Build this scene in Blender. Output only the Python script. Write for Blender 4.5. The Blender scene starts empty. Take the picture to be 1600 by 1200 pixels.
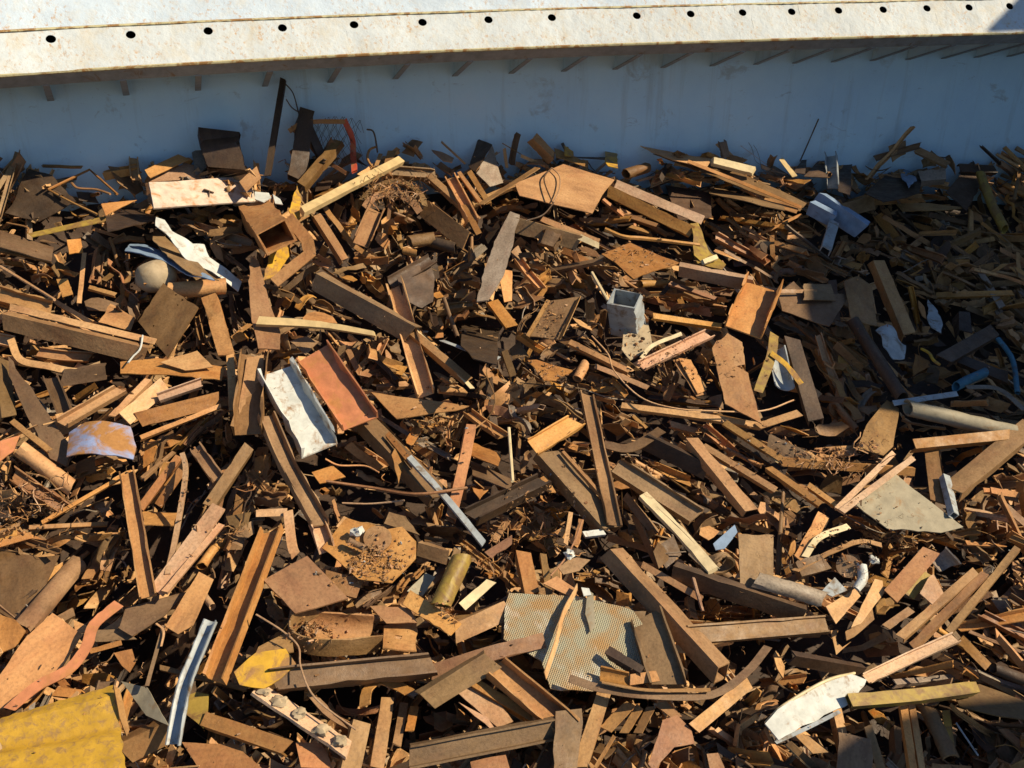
import bpy, bmesh, math, random
import numpy as np
from mathutils import Vector, Matrix, noise
R = math.radians
rnd = random.Random(7)

# ---------------------------------------------------------------- camera, sky, sun
H, PITCH, F = 6.0, R(28), 1500.0
SUN_EL, SUN_A = R(42), R(9)          # elevation; azimuth turned from +X towards the camera
scene = bpy.context.scene
cam_d = bpy.data.cameras.new('camera'); cam = bpy.data.objects.new('camera', cam_d)
scene.collection.objects.link(cam); scene.camera = cam
cam.location = (0, 0, H); cam.rotation_euler = (math.pi/2 - PITCH, 0, 0)
cam_d.sensor_width = 36; cam_d.lens = 36*F/1600; cam_d.clip_end = 500; cam_d.clip_start = .05
world = bpy.data.worlds.new('World'); scene.world = world; world.use_nodes = True
wn = world.node_tree.nodes; bg = wn['Background']
sky = wn.new('ShaderNodeTexSky'); sky.sky_type = 'NISHITA'; sky.sun_disc = False; sky.ozone_density = 5; sky.dust_density = .3
sky.sun_elevation = SUN_EL; sky.sun_rotation = R(90) + SUN_A
world.node_tree.links.new(sky.outputs[0], bg.inputs[0]); bg.inputs[1].default_value = .08
sun_dir = Vector((math.cos(SUN_EL)*math.cos(SUN_A), -math.cos(SUN_EL)*math.sin(SUN_A), math.sin(SUN_EL)))
sl = bpy.data.lights.new('sun', 'SUN'); sl.energy = 5.0; sl.angle = R(.5); sl.color = (1, .86, .62)
so = bpy.data.objects.new('sun', sl); scene.collection.objects.link(so)
so.rotation_euler = sun_dir.to_track_quat('Z', 'Y').to_euler(); so.location = (8, 0, 20)
scene.view_settings.view_transform = 'Standard'; scene.view_settings.look = 'None'
scene.view_settings.exposure = .5; scene.view_settings.gamma = 1
scene.cycles.max_bounces = 5; scene.cycles.diffuse_bounces = 3

FW = Vector((0, math.cos(PITCH), -math.sin(PITCH))); UP = Vector((0, math.sin(PITCH), math.cos(PITCH)))
CAM = Vector((0, 0, H))
def ray(x, y): return FW + Vector(((x-800)/F, 0, 0)) + UP*((600-y)/F)
def proj(P):
    v = P - CAM; d = v.dot(FW); return 800 + F*v.x/d, 600 - F*v.dot(UP)/d, d

# ---------------------------------------------------------------- materials
class NT:
    def __init__(s, name):
        s.m = bpy.data.materials.new(name); s.m.use_nodes = True; s.t = s.m.node_tree; s.t.nodes.clear()
        s.out = s.n('ShaderNodeOutputMaterial'); s.b = s.n('ShaderNodeBsdfPrincipled'); s.l(s.b.outputs[0], s.out.inputs[0])
        tc = s.n('ShaderNodeTexCoord'); oi = s.n('ShaderNodeObjectInfo'); s.rand = oi.outputs['Random']
        mp = s.n('ShaderNodeVectorMath', operation='MULTIPLY_ADD')
        cx = s.n('ShaderNodeCombineXYZ'); 
        for i in range(3): s.l(s.rand, cx.inputs[i])
        s.l(cx.outputs[0], mp.inputs[0]); mp.inputs[1].default_value = (37, 61, 83); s.l(tc.outputs['Object'], mp.inputs[2])
        s.co = mp.outputs[0]
    def n(s, t, **k):
        x = s.t.nodes.new(t)
        for a, b in k.items(): setattr(x, a, b)
        return x
    def l(s, a, b): s.t.links.new(a, b)
    def noise(s, scale, detail=5, rough=.6, vec=None, sc=None, dist=0):
        v = vec or s.co
        if sc:
            q = s.n('ShaderNodeVectorMath', operation='MULTIPLY'); s.l(v, q.inputs[0]); q.inputs[1].default_value = sc; v = q.outputs[0]
        x = s.n('ShaderNodeTexNoise'); s.l(v, x.inputs['Vector']); x.inputs['Scale'].default_value = scale
        x.inputs['Detail'].default_value = detail; x.inputs['Roughness'].default_value = rough; x.inputs['Distortion'].default_value = dist
        return x.outputs['Fac']
    def ramp(s, f, stops):
        x = s.n('ShaderNodeValToRGB'); s.l(f, x.inputs[0]); e = x.color_ramp.elements
        while len(e) < len(stops): e.new(.5)
        for q, (p, c) in zip(e, stops): q.position = p; q.color = (*c, 1) if hasattr(c, '__len__') else (c, c, c, 1)
        return x.outputs[0]
    def mix(s, f, a, b, mode='MIX'):
        x = s.n('ShaderNodeMix', data_type='RGBA', blend_type=mode)
        for v, i in ((f, 0), (a, 6), (b, 7)):
            if hasattr(v, 'node'): s.l(v, x.inputs[i])
            elif hasattr(v, '__len__'): x.inputs[i].default_value = (*v, 1)
            else: x.inputs[i].default_value = v if i == 0 else (v, v, v, 1)
        return x.outputs[2]
    def fin(s, col, rough=.85, bump=None, bs=.4, bd=.01, metal=0, spec=.25):
        s.l(col, s.b.inputs['Base Color']) if hasattr(col, 'node') else setattr(s.b.inputs['Base Color'], 'default_value', (*col, 1))
        if hasattr(rough, 'node'): s.l(rough, s.b.inputs['Roughness'])
        else: s.b.inputs['Roughness'].default_value = rough
        s.b.inputs['Metallic'].default_value = metal; s.b.inputs['Specular IOR Level'].default_value = spec
        if bump:
            x = s.n('ShaderNodeBump'); x.inputs['Strength'].default_value = bs; x.inputs['Distance'].default_value = bd
            s.l(bump, x.inputs['Height']); s.l(x.outputs[0], s.b.inputs['Normal'])
        return s.m
def rust(name, lo, mid, hi, vary=.5, spot=.25):
    s = NT(name); lo = tuple(.68*x+.32*y for x, y in zip(lo, mid)); hi = tuple(.75*x+.25*y for x, y in zip(hi, mid)); spot *= .9
    a = s.noise(3.2, 7, .68, dist=.3, sc=(.55, 1.3, 1.3)); c = s.ramp(a, [(.3, lo), (.48, mid), (.7, hi)])
    red = s.ramp(s.noise(3.1, 4, .6, sc=(1, 1.7, 1.3)), [(.52, 0), (.62, 1)])
    c = s.mix(s.mix(1, red, .2, 'MULTIPLY'), c, (mid[0]*.85, mid[1]*.55, mid[2]*.45))
    f = s.ramp(s.noise(42, 3, .6), [(.3, 1-spot), (.5, 1.0), (.7, 1+spot*.5)]); c = s.mix(1, c, f, 'MULTIPLY')
    pt = s.ramp(s.noise(3.4, 9, .72, dist=.9), [(.58, 0), (.66, .3)]); c = s.mix(pt, c, (lo[0]*.62+.02, lo[1]*.75+.018, lo[2]*.9+.016))
    lt = s.ramp(s.noise(6.5, 8, .75, dist=.5), [(.6, 0), (.68, .2)]); c = s.mix(lt, c, (min(.7, hi[0]*1.15), hi[1]*1.15, hi[2]*1.3))
    v = s.n('ShaderNodeMapRange'); s.l(s.rand, v.inputs[0]); v.inputs[3].default_value = 1-vary; v.inputs[4].default_value = 1.18
    hs = s.n('ShaderNodeHueSaturation'); s.l(v.outputs[0], hs.inputs['Value']); s.l(c, hs.inputs['Color'])
    w = s.n('ShaderNodeMath', operation='MULTIPLY'); s.l(s.rand, w.inputs[0]); w.inputs[1].default_value = 7.31
    w2 = s.n('ShaderNodeMath', operation='FRACT'); s.l(w.outputs[0], w2.inputs[0])
    h = s.n('ShaderNodeMapRange'); s.l(w2.outputs[0], h.inputs[0]); h.inputs[3].default_value = .489; h.inputs[4].default_value = .5
    s.l(h.outputs[0], hs.inputs['Hue'])
    sa = s.n('ShaderNodeMapRange'); w3 = s.n('ShaderNodeMath', operation='FRACT'); w4 = s.n('ShaderNodeMath', operation='MULTIPLY')
    s.l(s.rand, w4.inputs[0]); w4.inputs[1].default_value = 13.7; s.l(w4.outputs[0], w3.inputs[0]); s.l(w3.outputs[0], sa.inputs[0])
    sa.inputs[3].default_value = .88; sa.inputs[4].default_value = 1.06; s.l(sa.outputs[0], hs.inputs['Saturation'])
    return s.fin(hs.outputs[0], s.ramp(s.noise(9, 4), [(.3, .42), (.7, .8)]), s.noise(20, 7, .72), .5, .012, spec=.34)
def paint(name, col, rustc, amt=.5, soft=.06, dirt=.7, rough=.5, sc=6):
    """old paint: noise patches worn through to rust"""
    s = NT(name)
    d = s.ramp(s.noise(9, 5, .6), [(.3, dirt), (.65, 1.0)]); c = s.mix(1, col, d, 'MULTIPLY')
    r = s.ramp(s.noise(sc, 8, .68, dist=.6), [(amt, 0), (amt+soft, 1)])
    rc = s.mix(s.noise(30, 4), (rustc[0]*.6, rustc[1]*.55, rustc[2]*.5), (rustc[0]*1.3, rustc[1]*1.25, rustc[2]*1.2))
    c = s.mix(r, c, rc)
    return s.fin(c, rough, s.noise(22, 6, .65), .35, .01)
OC, BR = (.43, .2, .065), (.3, .155, .062)
M = {
 'o': rust('rust_ochre', (.17, .078, .02), (.43, .218, .062), (.57, .325, .108), .45),
 'b': rust('rust_brown', (.09, .048, .018), (.22, .126, .047), (.35, .212, .088), .5),
 'r': rust('rust_red', (.15, .06, .018), (.35, .162, .05), (.46, .238, .08), .42),
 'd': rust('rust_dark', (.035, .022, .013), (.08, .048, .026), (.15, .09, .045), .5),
 'g': rust('scaled_grey_steel', (.1, .07, .045), (.22, .17, .12), (.34, .28, .21), .4, .35),
 'p': rust('pale_mill_scale', (.28, .15, .07), (.46, .27, .13), (.56, .38, .23), .3, .3),
 'w': paint('white_paint', (.56, .56, .51), (.26, .15, .07), .53, .14),
 'wp': paint('pinkish_white_paint', (.6, .48, .38), (.42, .21, .09), .5, .18),
 'y': paint('yellow_paint', (.55, .31, .03), (.27, .15, .06), .46, .14),
 'yg': paint('olive_yellow_paint', (.33, .22, .045), (.2, .12, .045), .44, .14),
 'u': paint('lavender_paint', (.27, .32, .5), (.33, .17, .06), .44, .12, rough=.3, sc=3),
 'ub': paint('blue_grey_paint', (.22, .3, .42), (.16, .12, .09), .62, .1),
 'rd': paint('red_paint', (.52, .09, .045), (.36, .17, .08), .54, .1),
 'lr': paint('light_red_paint', (.52, .2, .09), (.42, .2, .07), .5, .16),
 'wd': paint('pale_timber', (.56, .4, .19), (.42, .26, .1), .62, .15, rough=.8),
 'cr': paint('cream_paint', (.66, .52, .3), (.3, .22, .12), .62, .1),
 'gy': paint('grey_paint', (.33, .28, .19), (.27, .17, .08), .58, .14, rough=.6),
 'bl': paint('bright_blue_plastic', (.05, .14, .2), (.06, .07, .08), .55, .1)
 ,'ys': paint('scuffed_yellow_paint', (.47, .27, .03), (.27, .165, .06), .49, .16, sc=19),
 'st': paint('weathered_stone', (.42, .32, .2), (.3, .2, .1), .56, .15, rough=.9),
 'gl': paint('galvanised_steel', (.36, .38, .38), (.17, .12, .07), .52, .14, rough=.4),
}
def tread_mat():
    s = NT('tread_plate_paint')
    tc = s.n('ShaderNodeTexCoord')
    r = s.ramp(s.noise(3.2, 6, .62, dist=.5), [(.42, 0), (.62, .9)])
    c = s.mix(r, (.41, .38, .26), (.46, .26, .1))
    w = s.ramp(s.noise(2.3, 5, .6, sc=(1.3, 1, 1)), [(.56, 0), (.7, .8)]); c = s.mix(w, c, (.74, .7, .6))
    q = s.n('ShaderNodeVectorMath', operation='MULTIPLY'); s.l(tc.outputs['Object'], q.inputs[0]); q.inputs[1].default_value = (1, 1, 1)
    rot = s.n('ShaderNodeVectorRotate'); s.l(q.outputs[0], rot.inputs[0]); rot.inputs['Angle'].default_value = R(32)
    wv = []
    for d in 'XY':
        x = s.n('ShaderNodeTexWave', wave_type='BANDS', bands_direction=d); s.l(rot.outputs[0], x.inputs[0]); x.inputs['Scale'].default_value = 20; x.inputs['Distortion'].default_value = .4
        wv.append(x.outputs['Fac'])
    mm = s.n('ShaderNodeMath', operation='MULTIPLY'); s.l(wv[0], mm.inputs[0]); s.l(wv[1], mm.inputs[1])
    k = s.ramp(mm.outputs[0], [(.1, .84), (.5, 1.05)]); c = s.mix(1, c, k, 'MULTIPLY')
    return s.fin(c, .55, mm.outputs[0], .9, .012)
M['tr'] = tread_mat()

# ---------------------------------------------------------------- object helpers
C = scene.collection
def tag(o, label, cat, group=None, kind=None):
    if label: o['label'] = label
    if cat: o['category'] = cat
    if group: o['group'] = group
    if kind: o['kind'] = kind
    return o
def mesh(name, vs, fs, mat, sharp=38):
    me = bpy.data.meshes.new(name); me.from_pydata([tuple(v) for v in vs], [], fs); me.update()
    if mat: me.materials.append(mat)
    me.polygons.foreach_set('use_smooth', [True]*len(me.polygons)); me.set_sharp_from_angle(angle=R(sharp))
    return me
def obj(name, me, mw=None, parent=None):
    o = bpy.data.objects.new(name, me); C.objects.link(o)
    if parent: o.parent = parent; 
    if mw is not None: o.matrix_world = mw
    return o

# ---------------------------------------------------------------- the hold wall and the coaming (plan curve taken at the lower lip of the coaming)
ZE, OVER, LIPH = 4.17, 1.15, .15
EDGE_PX = [(-500,160),(-250,137),(0,116),(100,110),(200,104.5),(300,99),(400,93.5),(500,88),(600,83),(700,79),(800,75),(900,71),(1000,68),(1100,65),(1200,62),(1300,59),(1400,56.5),(1500,54),(1600,51),(1850,44),(2200,34)]
def at_z(x, y, z):
    d = ray(x, y); return CAM + d*((z-H)/d.z)
edge = [at_z(x, y, ZE) for x, y in EDGE_PX]
for _ in range(3):
    edge = [edge[0]] + [(edge[i-1]+edge[i]*2+edge[i+1])/4 for i in range(1, len(edge)-1)] + [edge[-1]]
# dense arc-length curve
def dense(pts, step):
    out = []; 
    for a, b in zip(pts, pts[1:]):
        n = max(1, int((b-a).length/step))
        out += [a.lerp(b, i/n) for i in range(n)]
    return out + [pts[-1]]
edge = dense(edge, .12)
for _ in range(12):
    edge = [edge[0]] + [(edge[i-1]+edge[i]*2+edge[i+1])/4 for i in range(1, len(edge)-1)] + [edge[-1]]
NE = len(edge)
nrm = []
for i in range(NE):
    t = (edge[min(i+2, NE-1)]-edge[max(i-2, 0)]).normalized(); nrm.append(Vector((-t.y, t.x, 0)))      # points into the wall
def cpt(i, u, z):                       # u metres behind the lip, z absolute
    i = max(0, min(NE-1.001, i)); k = int(i); f = i-k
    p = edge[k].lerp(edge[k+1], f); n = nrm[k].lerp(nrm[k+1], f); return Vector((p.x+n.x*u, p.y+n.y*u, z))
wallc = [cpt(i, OVER, 0) for i in range(NE-1)]
WX = np.array([p.x for p in wallc]); WY = np.array([p.y for p in wallc])
def wall_y(x): return float(np.interp(x, WX, WY))
def idx_for_px(px, u, z):
    lo, hi = 0, NE-1.01
    for _ in range(40):
        m = (lo+hi)/2
        if proj(cpt(m, u, z))[0] < px: lo = m
        else: hi = m
    return lo
def wall_hit(x, y, off):
    d = ray(x, y); lo, hi = 1, 40
    for _ in range(40):
        m = (lo+hi)/2; P = CAM+d*m
        if P.y < wall_y(P.x)-off: lo = m
        else: hi = m
    return CAM+d*lo
# the heap's mean surface
pL, pR, pN = wall_hit(0, 305, 0), wall_hit(1600, 300, 0), at_z(800, 1200, 0)
PN = (pR-pL).cross(pN-pL).normalized()
if PN.z < 0: PN = -PN
PC = PN.dot(pN)
HOLLOWS = []
def bump_at(P):
    b = .16*noise.noise(Vector((P.x*.45, P.y*.45, 3.1))) + .1*noise.noise(Vector((P.x*1.1, P.y*1.1, 7.7)))
    for (c, r, a) in HOLLOWS:
        q = ((P.x-c.x)**2+(P.y-c.y)**2)/(r*r)
        if q < 6: b -= a*math.exp(-q)
    return b
def at(x, y, lift=0, off=.22, hollow=True):
    d = ray(x, y); b = 0
    for _ in range(5):
        k = (PC+lift+b-PN.dot(CAM))/PN.dot(d); P = CAM+d*k
        if not hollow: break
        b = .6*b+.4*bump_at(P)
    W = wall_hit(x, y, off)
    return P if (P.y < W.y and k > 0) else W
for (x, y, r, a) in [(140, 880, .5, .8), (560, 775, .35, .3), (620, 1100, .3, .3), (1440, 560, .5, .2), (700, 560, .3, .2), (1100, 320, .4, .35), (330, 900, .25, .3), (1340, 1060, .5, .3), (1500,1150,.5,.3)]:
    HOLLOWS.append((at(x, y, 0, hollow=False), r, a))
# ---------------------------------------------------------------- structure: coaming, wall
def strip(rows, close=False):
    """rows: list of lists of points (same length) -> quads"""
    vs = [p for r in rows for p in r]; n = len(rows[0]); fs = []
    for i in range(len(rows)-1):
        for j in range(n-1):
            fs.append((i*n+j, (i+1)*n+j, (i+1)*n+j+1, i*n+j+1))
    return vs, fs
def wallmat():
    s = NT('blue_grey_hold_paint')
    tc = s.n('ShaderNodeTexCoord'); co = tc.outputs['Object']
    a = s.noise(1.1, 5, .6, vec=co); c = s.ramp(a, [(.3, (.47, .63, .74)), (.55, (.52, .69, .78)), (.75, (.57, .7, .76))])
    st = s.ramp(s.noise(1, 6, .7, vec=co, sc=(3.5, 3.5, .25)), [(.55, 0), (.74, .4)]); c = s.mix(st, c, (.27, .28, .25))
    bl = s.ramp(s.noise(1.7, 7, .7, vec=co, dist=.5), [(.6, 0), (.68, .5)]); c = s.mix(bl, c, (.3, .29, .25))
    dt = s.ramp(s.noise(3.3, 7, .75, vec=co, sc=(1, 1, 2.2), dist=1.2), [(.62, 0), (.66, .35)]); c = s.mix(dt, c, (.2, .2, .2))
    sp = s.ramp(s.noise(16, 5, .75, vec=co), [(.69, 0), (.73, .8)]); c = s.mix(sp, c, (.09, .07, .06))
    return s.fin(c, .75, s.noise(2.2, 6, .6, vec=co), .55, .06)
def coammat(name, base, warm):
    s = NT(name)
    tc = s.n('ShaderNodeTexCoord'); co = tc.outputs['Object']
    c = s.ramp(s.noise(1.3, 5, .6, vec=co), [(.3, [v*.86 for v in base]), (.55, base), (.75, [min(.9, v*1.08) for v in base])])
    d = s.ramp(s.noise(1, 7, .72, vec=co, sc=(5, 5, .6), dist=.2), [(.48, 0), (.68, .7)]); c = s.mix(d, c, warm)
    e = s.ramp(s.noise(1, 5, .7, vec=co, sc=(24, 24, 1.4)), [(.54, 0), (.66, .75)]); mk = s.ramp(s.noise(1.5, 4, .6, vec=co, sc=(1.6, 1.6, .3)), [(.42, .12), (.56, 1)]); e = s.mix(1, e, mk, 'MULTIPLY'); c = s.mix(e, c, (.42, .24, .1))
    f = s.ramp(s.noise(13, 6, .75, vec=co), [(.71, 0), (.73, .7)]); c = s.mix(f, c, (.24, .13, .07))
    return s.fin(c, .6, s.noise(4, 6, .6, vec=co), .5, .05)
MW = wallmat(); MC = coammat('white_coaming_paint', (.5, .53, .53), (.48, .43, .33)); MC2 = coammat('bluish_white_paint', (.47, .54, .6), (.5, .48, .42))
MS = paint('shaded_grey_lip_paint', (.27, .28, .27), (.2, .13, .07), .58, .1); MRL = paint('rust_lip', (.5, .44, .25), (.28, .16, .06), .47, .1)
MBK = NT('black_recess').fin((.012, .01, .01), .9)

I0, I1, ST = 2, NE-4, 2
idx = list(range(I0, I1, ST))
g = cpt((I0+I1)/2, 0, 0)
# wall
rows = [[cpt(i, OVER, z) for z in np.linspace(-3, ZE-.02, 24)] for i in idx]
rows2 = [[cpt(i, OVER+.02, z) for z in (ZE-.02, -3)] for i in idx]
vs, fs = strip([[*a, *b] for a, b in zip(rows, rows2)])
hold_wall = obj('hold_wall', mesh('hold_wall', vs, fs, MW))
tag(hold_wall, 'blue-grey painted steel hold wall standing behind the scrap heap', 'wall')
# coaming: an Empty with plate (real round holes), lip, seam, brackets
SLH, SLV = .37, .37               # the sloped band: run and rise between lip and seam
coam = bpy.data.objects.new('hatch_coaming', None); C.objects.link(coam); coam.location = cpt(NE/2, 0, ZE)
tag(coam, 'rust-streaked white sloping hatch coaming with a row of round holes above the blue-grey wall', 'coaming')
bpy.context.view_layer.update()
def cpart(name, vs, fs, m, sharp=38, parent=None):
    par = parent or coam
    me = mesh(name, vs, fs, m, sharp); o = bpy.data.objects.new(name, me); C.objects.link(o); o.parent = par
    inv = Matrix.Translation(-coam.location); me.transform(inv)      # children carry coordinates relative to the coaming's origin
    return o
def slope(i, v, dn=0):            # point on the sloped band, v 0 lip .. 1 seam, dn metres proud of it
    p = cpt(i, SLH*v, ZE+SLV*v); k = int(i); n = nrm[k]
    return p + Vector((-n.x*.707, -n.y*.707, .707))*dn
HPX = [-170, -45, 79, 204, 325, 441, 553, 660, 763, 862, 995, 1079, 1160, 1237, 1310, 1380, 1448, 1514, 1577, 1637]
hi_ = [idx_for_px(x, SLH*.8, ZE+SLV*.8) for x in HPX]
vs, fs = [], []
def dent(i, v): 
    p = cpt(i, 0, 0); return .012*noise.noise(Vector((p.x*1.7, v*2.1+p.y, .3)))
bounds = [I0] + [(a+b)/2 for a, b in zip(hi_, hi_[1:])] + [I1-2]
HR = .05; hv = .78; LW = math.hypot(SLH, SLV)
def seg_len(a, b): return (cpt(a, 0, 0)-cpt(b, 0, 0)).length
def patch(a, b, v0, v1, n):       # plain grid
    o = len(vs); m = max(1, int(n))
    for k in range(m+1):
        for q in range(4):
            i = a+(b-a)*k/m; v = v0+(v1-v0)*q/3; vs.append(slope(i, v, dent(i, v)))
    for k in range(m):
        for q in range(3): fs.append((o+k*4+q, o+(k+1)*4+q, o+(k+1)*4+q+1, o+k*4+q+1))
holes = []
for a, b, h in zip(bounds, bounds[1:], hi_):
    per = 1/seg_len(h-.5, h+.5); w = .1*per; vw = .1/LW
    patch(a, h-w, 0, 1, 5); patch(h+w, b, 0, 1, 5)
    patch(h-w, h+w, 0, hv-vw, 1); patch(h-w, h+w, hv+vw, 1, 1)
    o = len(vs); N = 32
    for k in range(N):
        t = 2*math.pi*k/N; c_, s_ = math.cos(t), math.sin(t); m = max(abs(c_), abs(s_))
        for (x, y, dn) in ((.1*c_/m, .1*s_/m, None), (HR*c_, HR*s_, 0), (HR*c_, HR*s_, -.008)):
            i = h+x*per; v = hv+y/LW; vs.append(slope(i, v, dent(i, v) if dn is None else dent(h, hv)+dn))
    for k in range(N):
        k2 = (k+1) % N
        for q in range(2): fs.append((o+k*3+q, o+k2*3+q, o+k2*3+q+1, o+k*3+q+1))
cpart('coaming_plate', vs, fs, MC)
# closed box behind the holes, coloured near black for the darkness inside
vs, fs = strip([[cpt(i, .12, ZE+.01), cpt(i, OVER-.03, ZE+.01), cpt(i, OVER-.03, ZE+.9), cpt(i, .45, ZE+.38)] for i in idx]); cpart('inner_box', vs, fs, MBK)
# seam weld ridge
vs, fs = strip([[slope(i, .985, .001), slope(i, .99, .012+.006*math.sin(i*7.3)), slope(i, 1.03, .014), slope(i, 1.045, .006), slope(i, 1.05, -.01)] for i in [I0+q*.5 for q in range(int((I1-I0-4)*2))]])
cpart('weld_seam', vs, fs, MRL)
# upper plate, dented
rows = []
for i in idx:
    r = []
    for v in np.linspace(1.0, 6.5, 30):
        p = cpt(i, 0, 0); dn = .03*noise.noise(Vector((p.x*2.2, v*2.6, p.y*2.2))) - .012
        r.append(slope(i, v, dn))
    top = r[-1]; n = nrm[i]; r += [top+Vector((n.x*1.2, n.y*1.2, 0)), top+Vector((n.x*1.2, n.y*1.2, -1.5))]
    rows.append(r)
vs, fs = strip(rows); cpart('upper_plate', vs, fs, MC2)
# lip: rounded rusty edge then a strip folded back under the band
vs, fs = strip([[slope(i, .03, .003), slope(i, .0, .006), cpt(i, -.004, ZE-.014), cpt(i, .006, ZE-.024)] for i in idx]); cpart('rusty_edge', vs, fs, MRL)
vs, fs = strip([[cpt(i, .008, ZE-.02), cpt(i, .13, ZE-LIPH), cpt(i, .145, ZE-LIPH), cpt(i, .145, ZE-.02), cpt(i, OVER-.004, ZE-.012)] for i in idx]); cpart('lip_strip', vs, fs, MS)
# brackets
BX = [-175, -52, 72, 192, 310, 422, 530, 637, 735, 828, 915, 1000, 1080, 1162, 1235, 1300, 1365, 1430, 1490, 1550, 1605, 1660]
for bx in BX:
    i = idx_for_px(bx, .13, ZE-LIPH); per = 1/seg_len(i-.5, i+.5)
    def bar_(hw, pts):   # extrude the (u, z) outline sideways
        v_ = [cpt(i+s*hw*per, u, z) for s in (-1, 1) for u, z in pts]; n = len(pts)
        f_ = [tuple(range(n)), tuple(range(2*n-1, n-1, -1))] + [(k, k+n, (k+1) % n+n, (k+1) % n) for k in range(n)]
        return v_, f_
    v_, f_ = bar_(.006, [(.147, ZE-.03), (.147, ZE-LIPH+.01), (OVER-.003, ZE-.49), (OVER-.003, ZE-.03)]); br = cpart('bracket', v_, f_, MW)
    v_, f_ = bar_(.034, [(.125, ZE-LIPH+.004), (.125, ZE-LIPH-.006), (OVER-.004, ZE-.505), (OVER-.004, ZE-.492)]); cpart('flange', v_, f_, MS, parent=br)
# ---------------------------------------------------------------- heap bed (everything lies on it)
us = np.linspace(-9, 12, 106); ws = np.linspace(1.0, 17, 81)
vs, fs = [], []
for x in us:
    for y in ws:
        yy = min(y, wall_y(x)-.02)
        P = Vector((x, yy, 0)); z = (PC-PN.x*x-PN.y*yy)/PN.z
        z += bump_at(P) - .8 + .55*math.exp(-((wall_y(x)-yy)/.9)**2) + .1*noise.noise(Vector((x*4, yy*4, 0)))
        if y > wall_y(x)+.3: z = -4
        vs.append(Vector((x, yy, z)))
n = len(ws)
for i in range(len(us)-1):
    for j in range(n-1): fs.append((i*n+j, (i+1)*n+j, (i+1)*n+j+1, i*n+j+1))
MBED = rust('gap_shade_fines', (.02, .013, .008), (.045, .028, .016), (.08, .05, .028), .0)  # rust colour darkened to stand for the shade deep in the gaps
tag(obj('ground', mesh('ground', vs, fs, MBED)), 'packed rusty fines under the heap, darkened for the shade in the gaps', None, kind='structure')
vs = [Vector((x, y, z)) for x in (10.2, 10.3) for y in (1.5, wall_y(10.2)) for z in (-2, 4.2)]
fs = [(0, 1, 3, 2), (4, 6, 7, 5), (0, 4, 5, 1), (2, 3, 7, 6), (1, 5, 7, 3), (0, 2, 6, 4)]
tag(obj('bulkhead', mesh('bulkhead', vs, fs, MW)), 'blue-grey steel bulkhead closing the right end of the hold', 'bulkhead')
# ---------------------------------------------------------------- shade covers added out of view, outlines shaped to throw the shade at right
def cover(px, X, label, targets=None):
    pts = []
    for q in px:
        P = at(q[0], q[1], .1) if len(q) == 2 else (at_z(q[0], q[1], q[2]))
        k = (X-P.x)/sun_dir.x; pts.append(P+sun_dir*k)
    n = len(pts); vs = pts + [p+Vector((.12, 0, 0)) for p in pts]
    fs = [tuple(range(n)), tuple(range(2*n-1, n-1, -1))] + [(k, (k+1) % n, (k+1) % n+n, k+n) for k in range(n)]
    o = obj('shade_cover', mesh('shade_cover', vs, fs, M['gy'])); tag(o, label, 'hatch cover'); return pts
def on_slope(px, py):
    lo, hi = -1., 4.
    for _ in range(40):
        v = (lo+hi)/2; i = idx_for_px(px, SLH*v, ZE+SLV*v)
        if proj(slope(i, v))[1] > py: lo = v
        else: hi = v
    return slope(i, v)
c1 = cover([(1264, 285), (1268, 335), (1222, 400), (1208, 480), (1228, 560), (1262, 655), (1400, 672), (1640, 690), (2300, 760), (2300, 330)], 13.5, 'unseen grey shade cover added beyond the right side of the hold')
A_, B_ = on_slope(1538, 50), on_slope(1585, 2)
def cover3(pts, X, label):
    pts = [P+sun_dir*((X-P.x)/sun_dir.x) for P in pts]; n = len(pts); vs = pts + [p+Vector((.12, 0, 0)) for p in pts]
    fs = [tuple(range(n)), tuple(range(2*n-1, n-1, -1))] + [(k, (k+1) % n, (k+1) % n+n, k+n) for k in range(n)]
    tag(obj('shade_cover', mesh('shade_cover', vs, fs, M['gy'])), label, 'hatch cover')
cover3([A_, B_, B_+(B_-A_)*3, B_+(B_-A_)*3+Vector((5, 1, .6)), A_+Vector((5, 1, -.1))], 14.4, 'unseen grey shade cover added beyond the right end of the coaming')
c2 = cover([(1170, 1240), (1290, 1160), (1400, 1128), (1600, 1105), (2400, 1090), (2400, 1800), (1100, 1700)], 13.5, 'lower unseen grey shade cover added beyond the near right side of the hold')
print('COVER', [(round(p.y, 1), round(p.z, 1)) for p in c1], [(round(p.y, 1), round(p.z, 1)) for p in c2])
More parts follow.
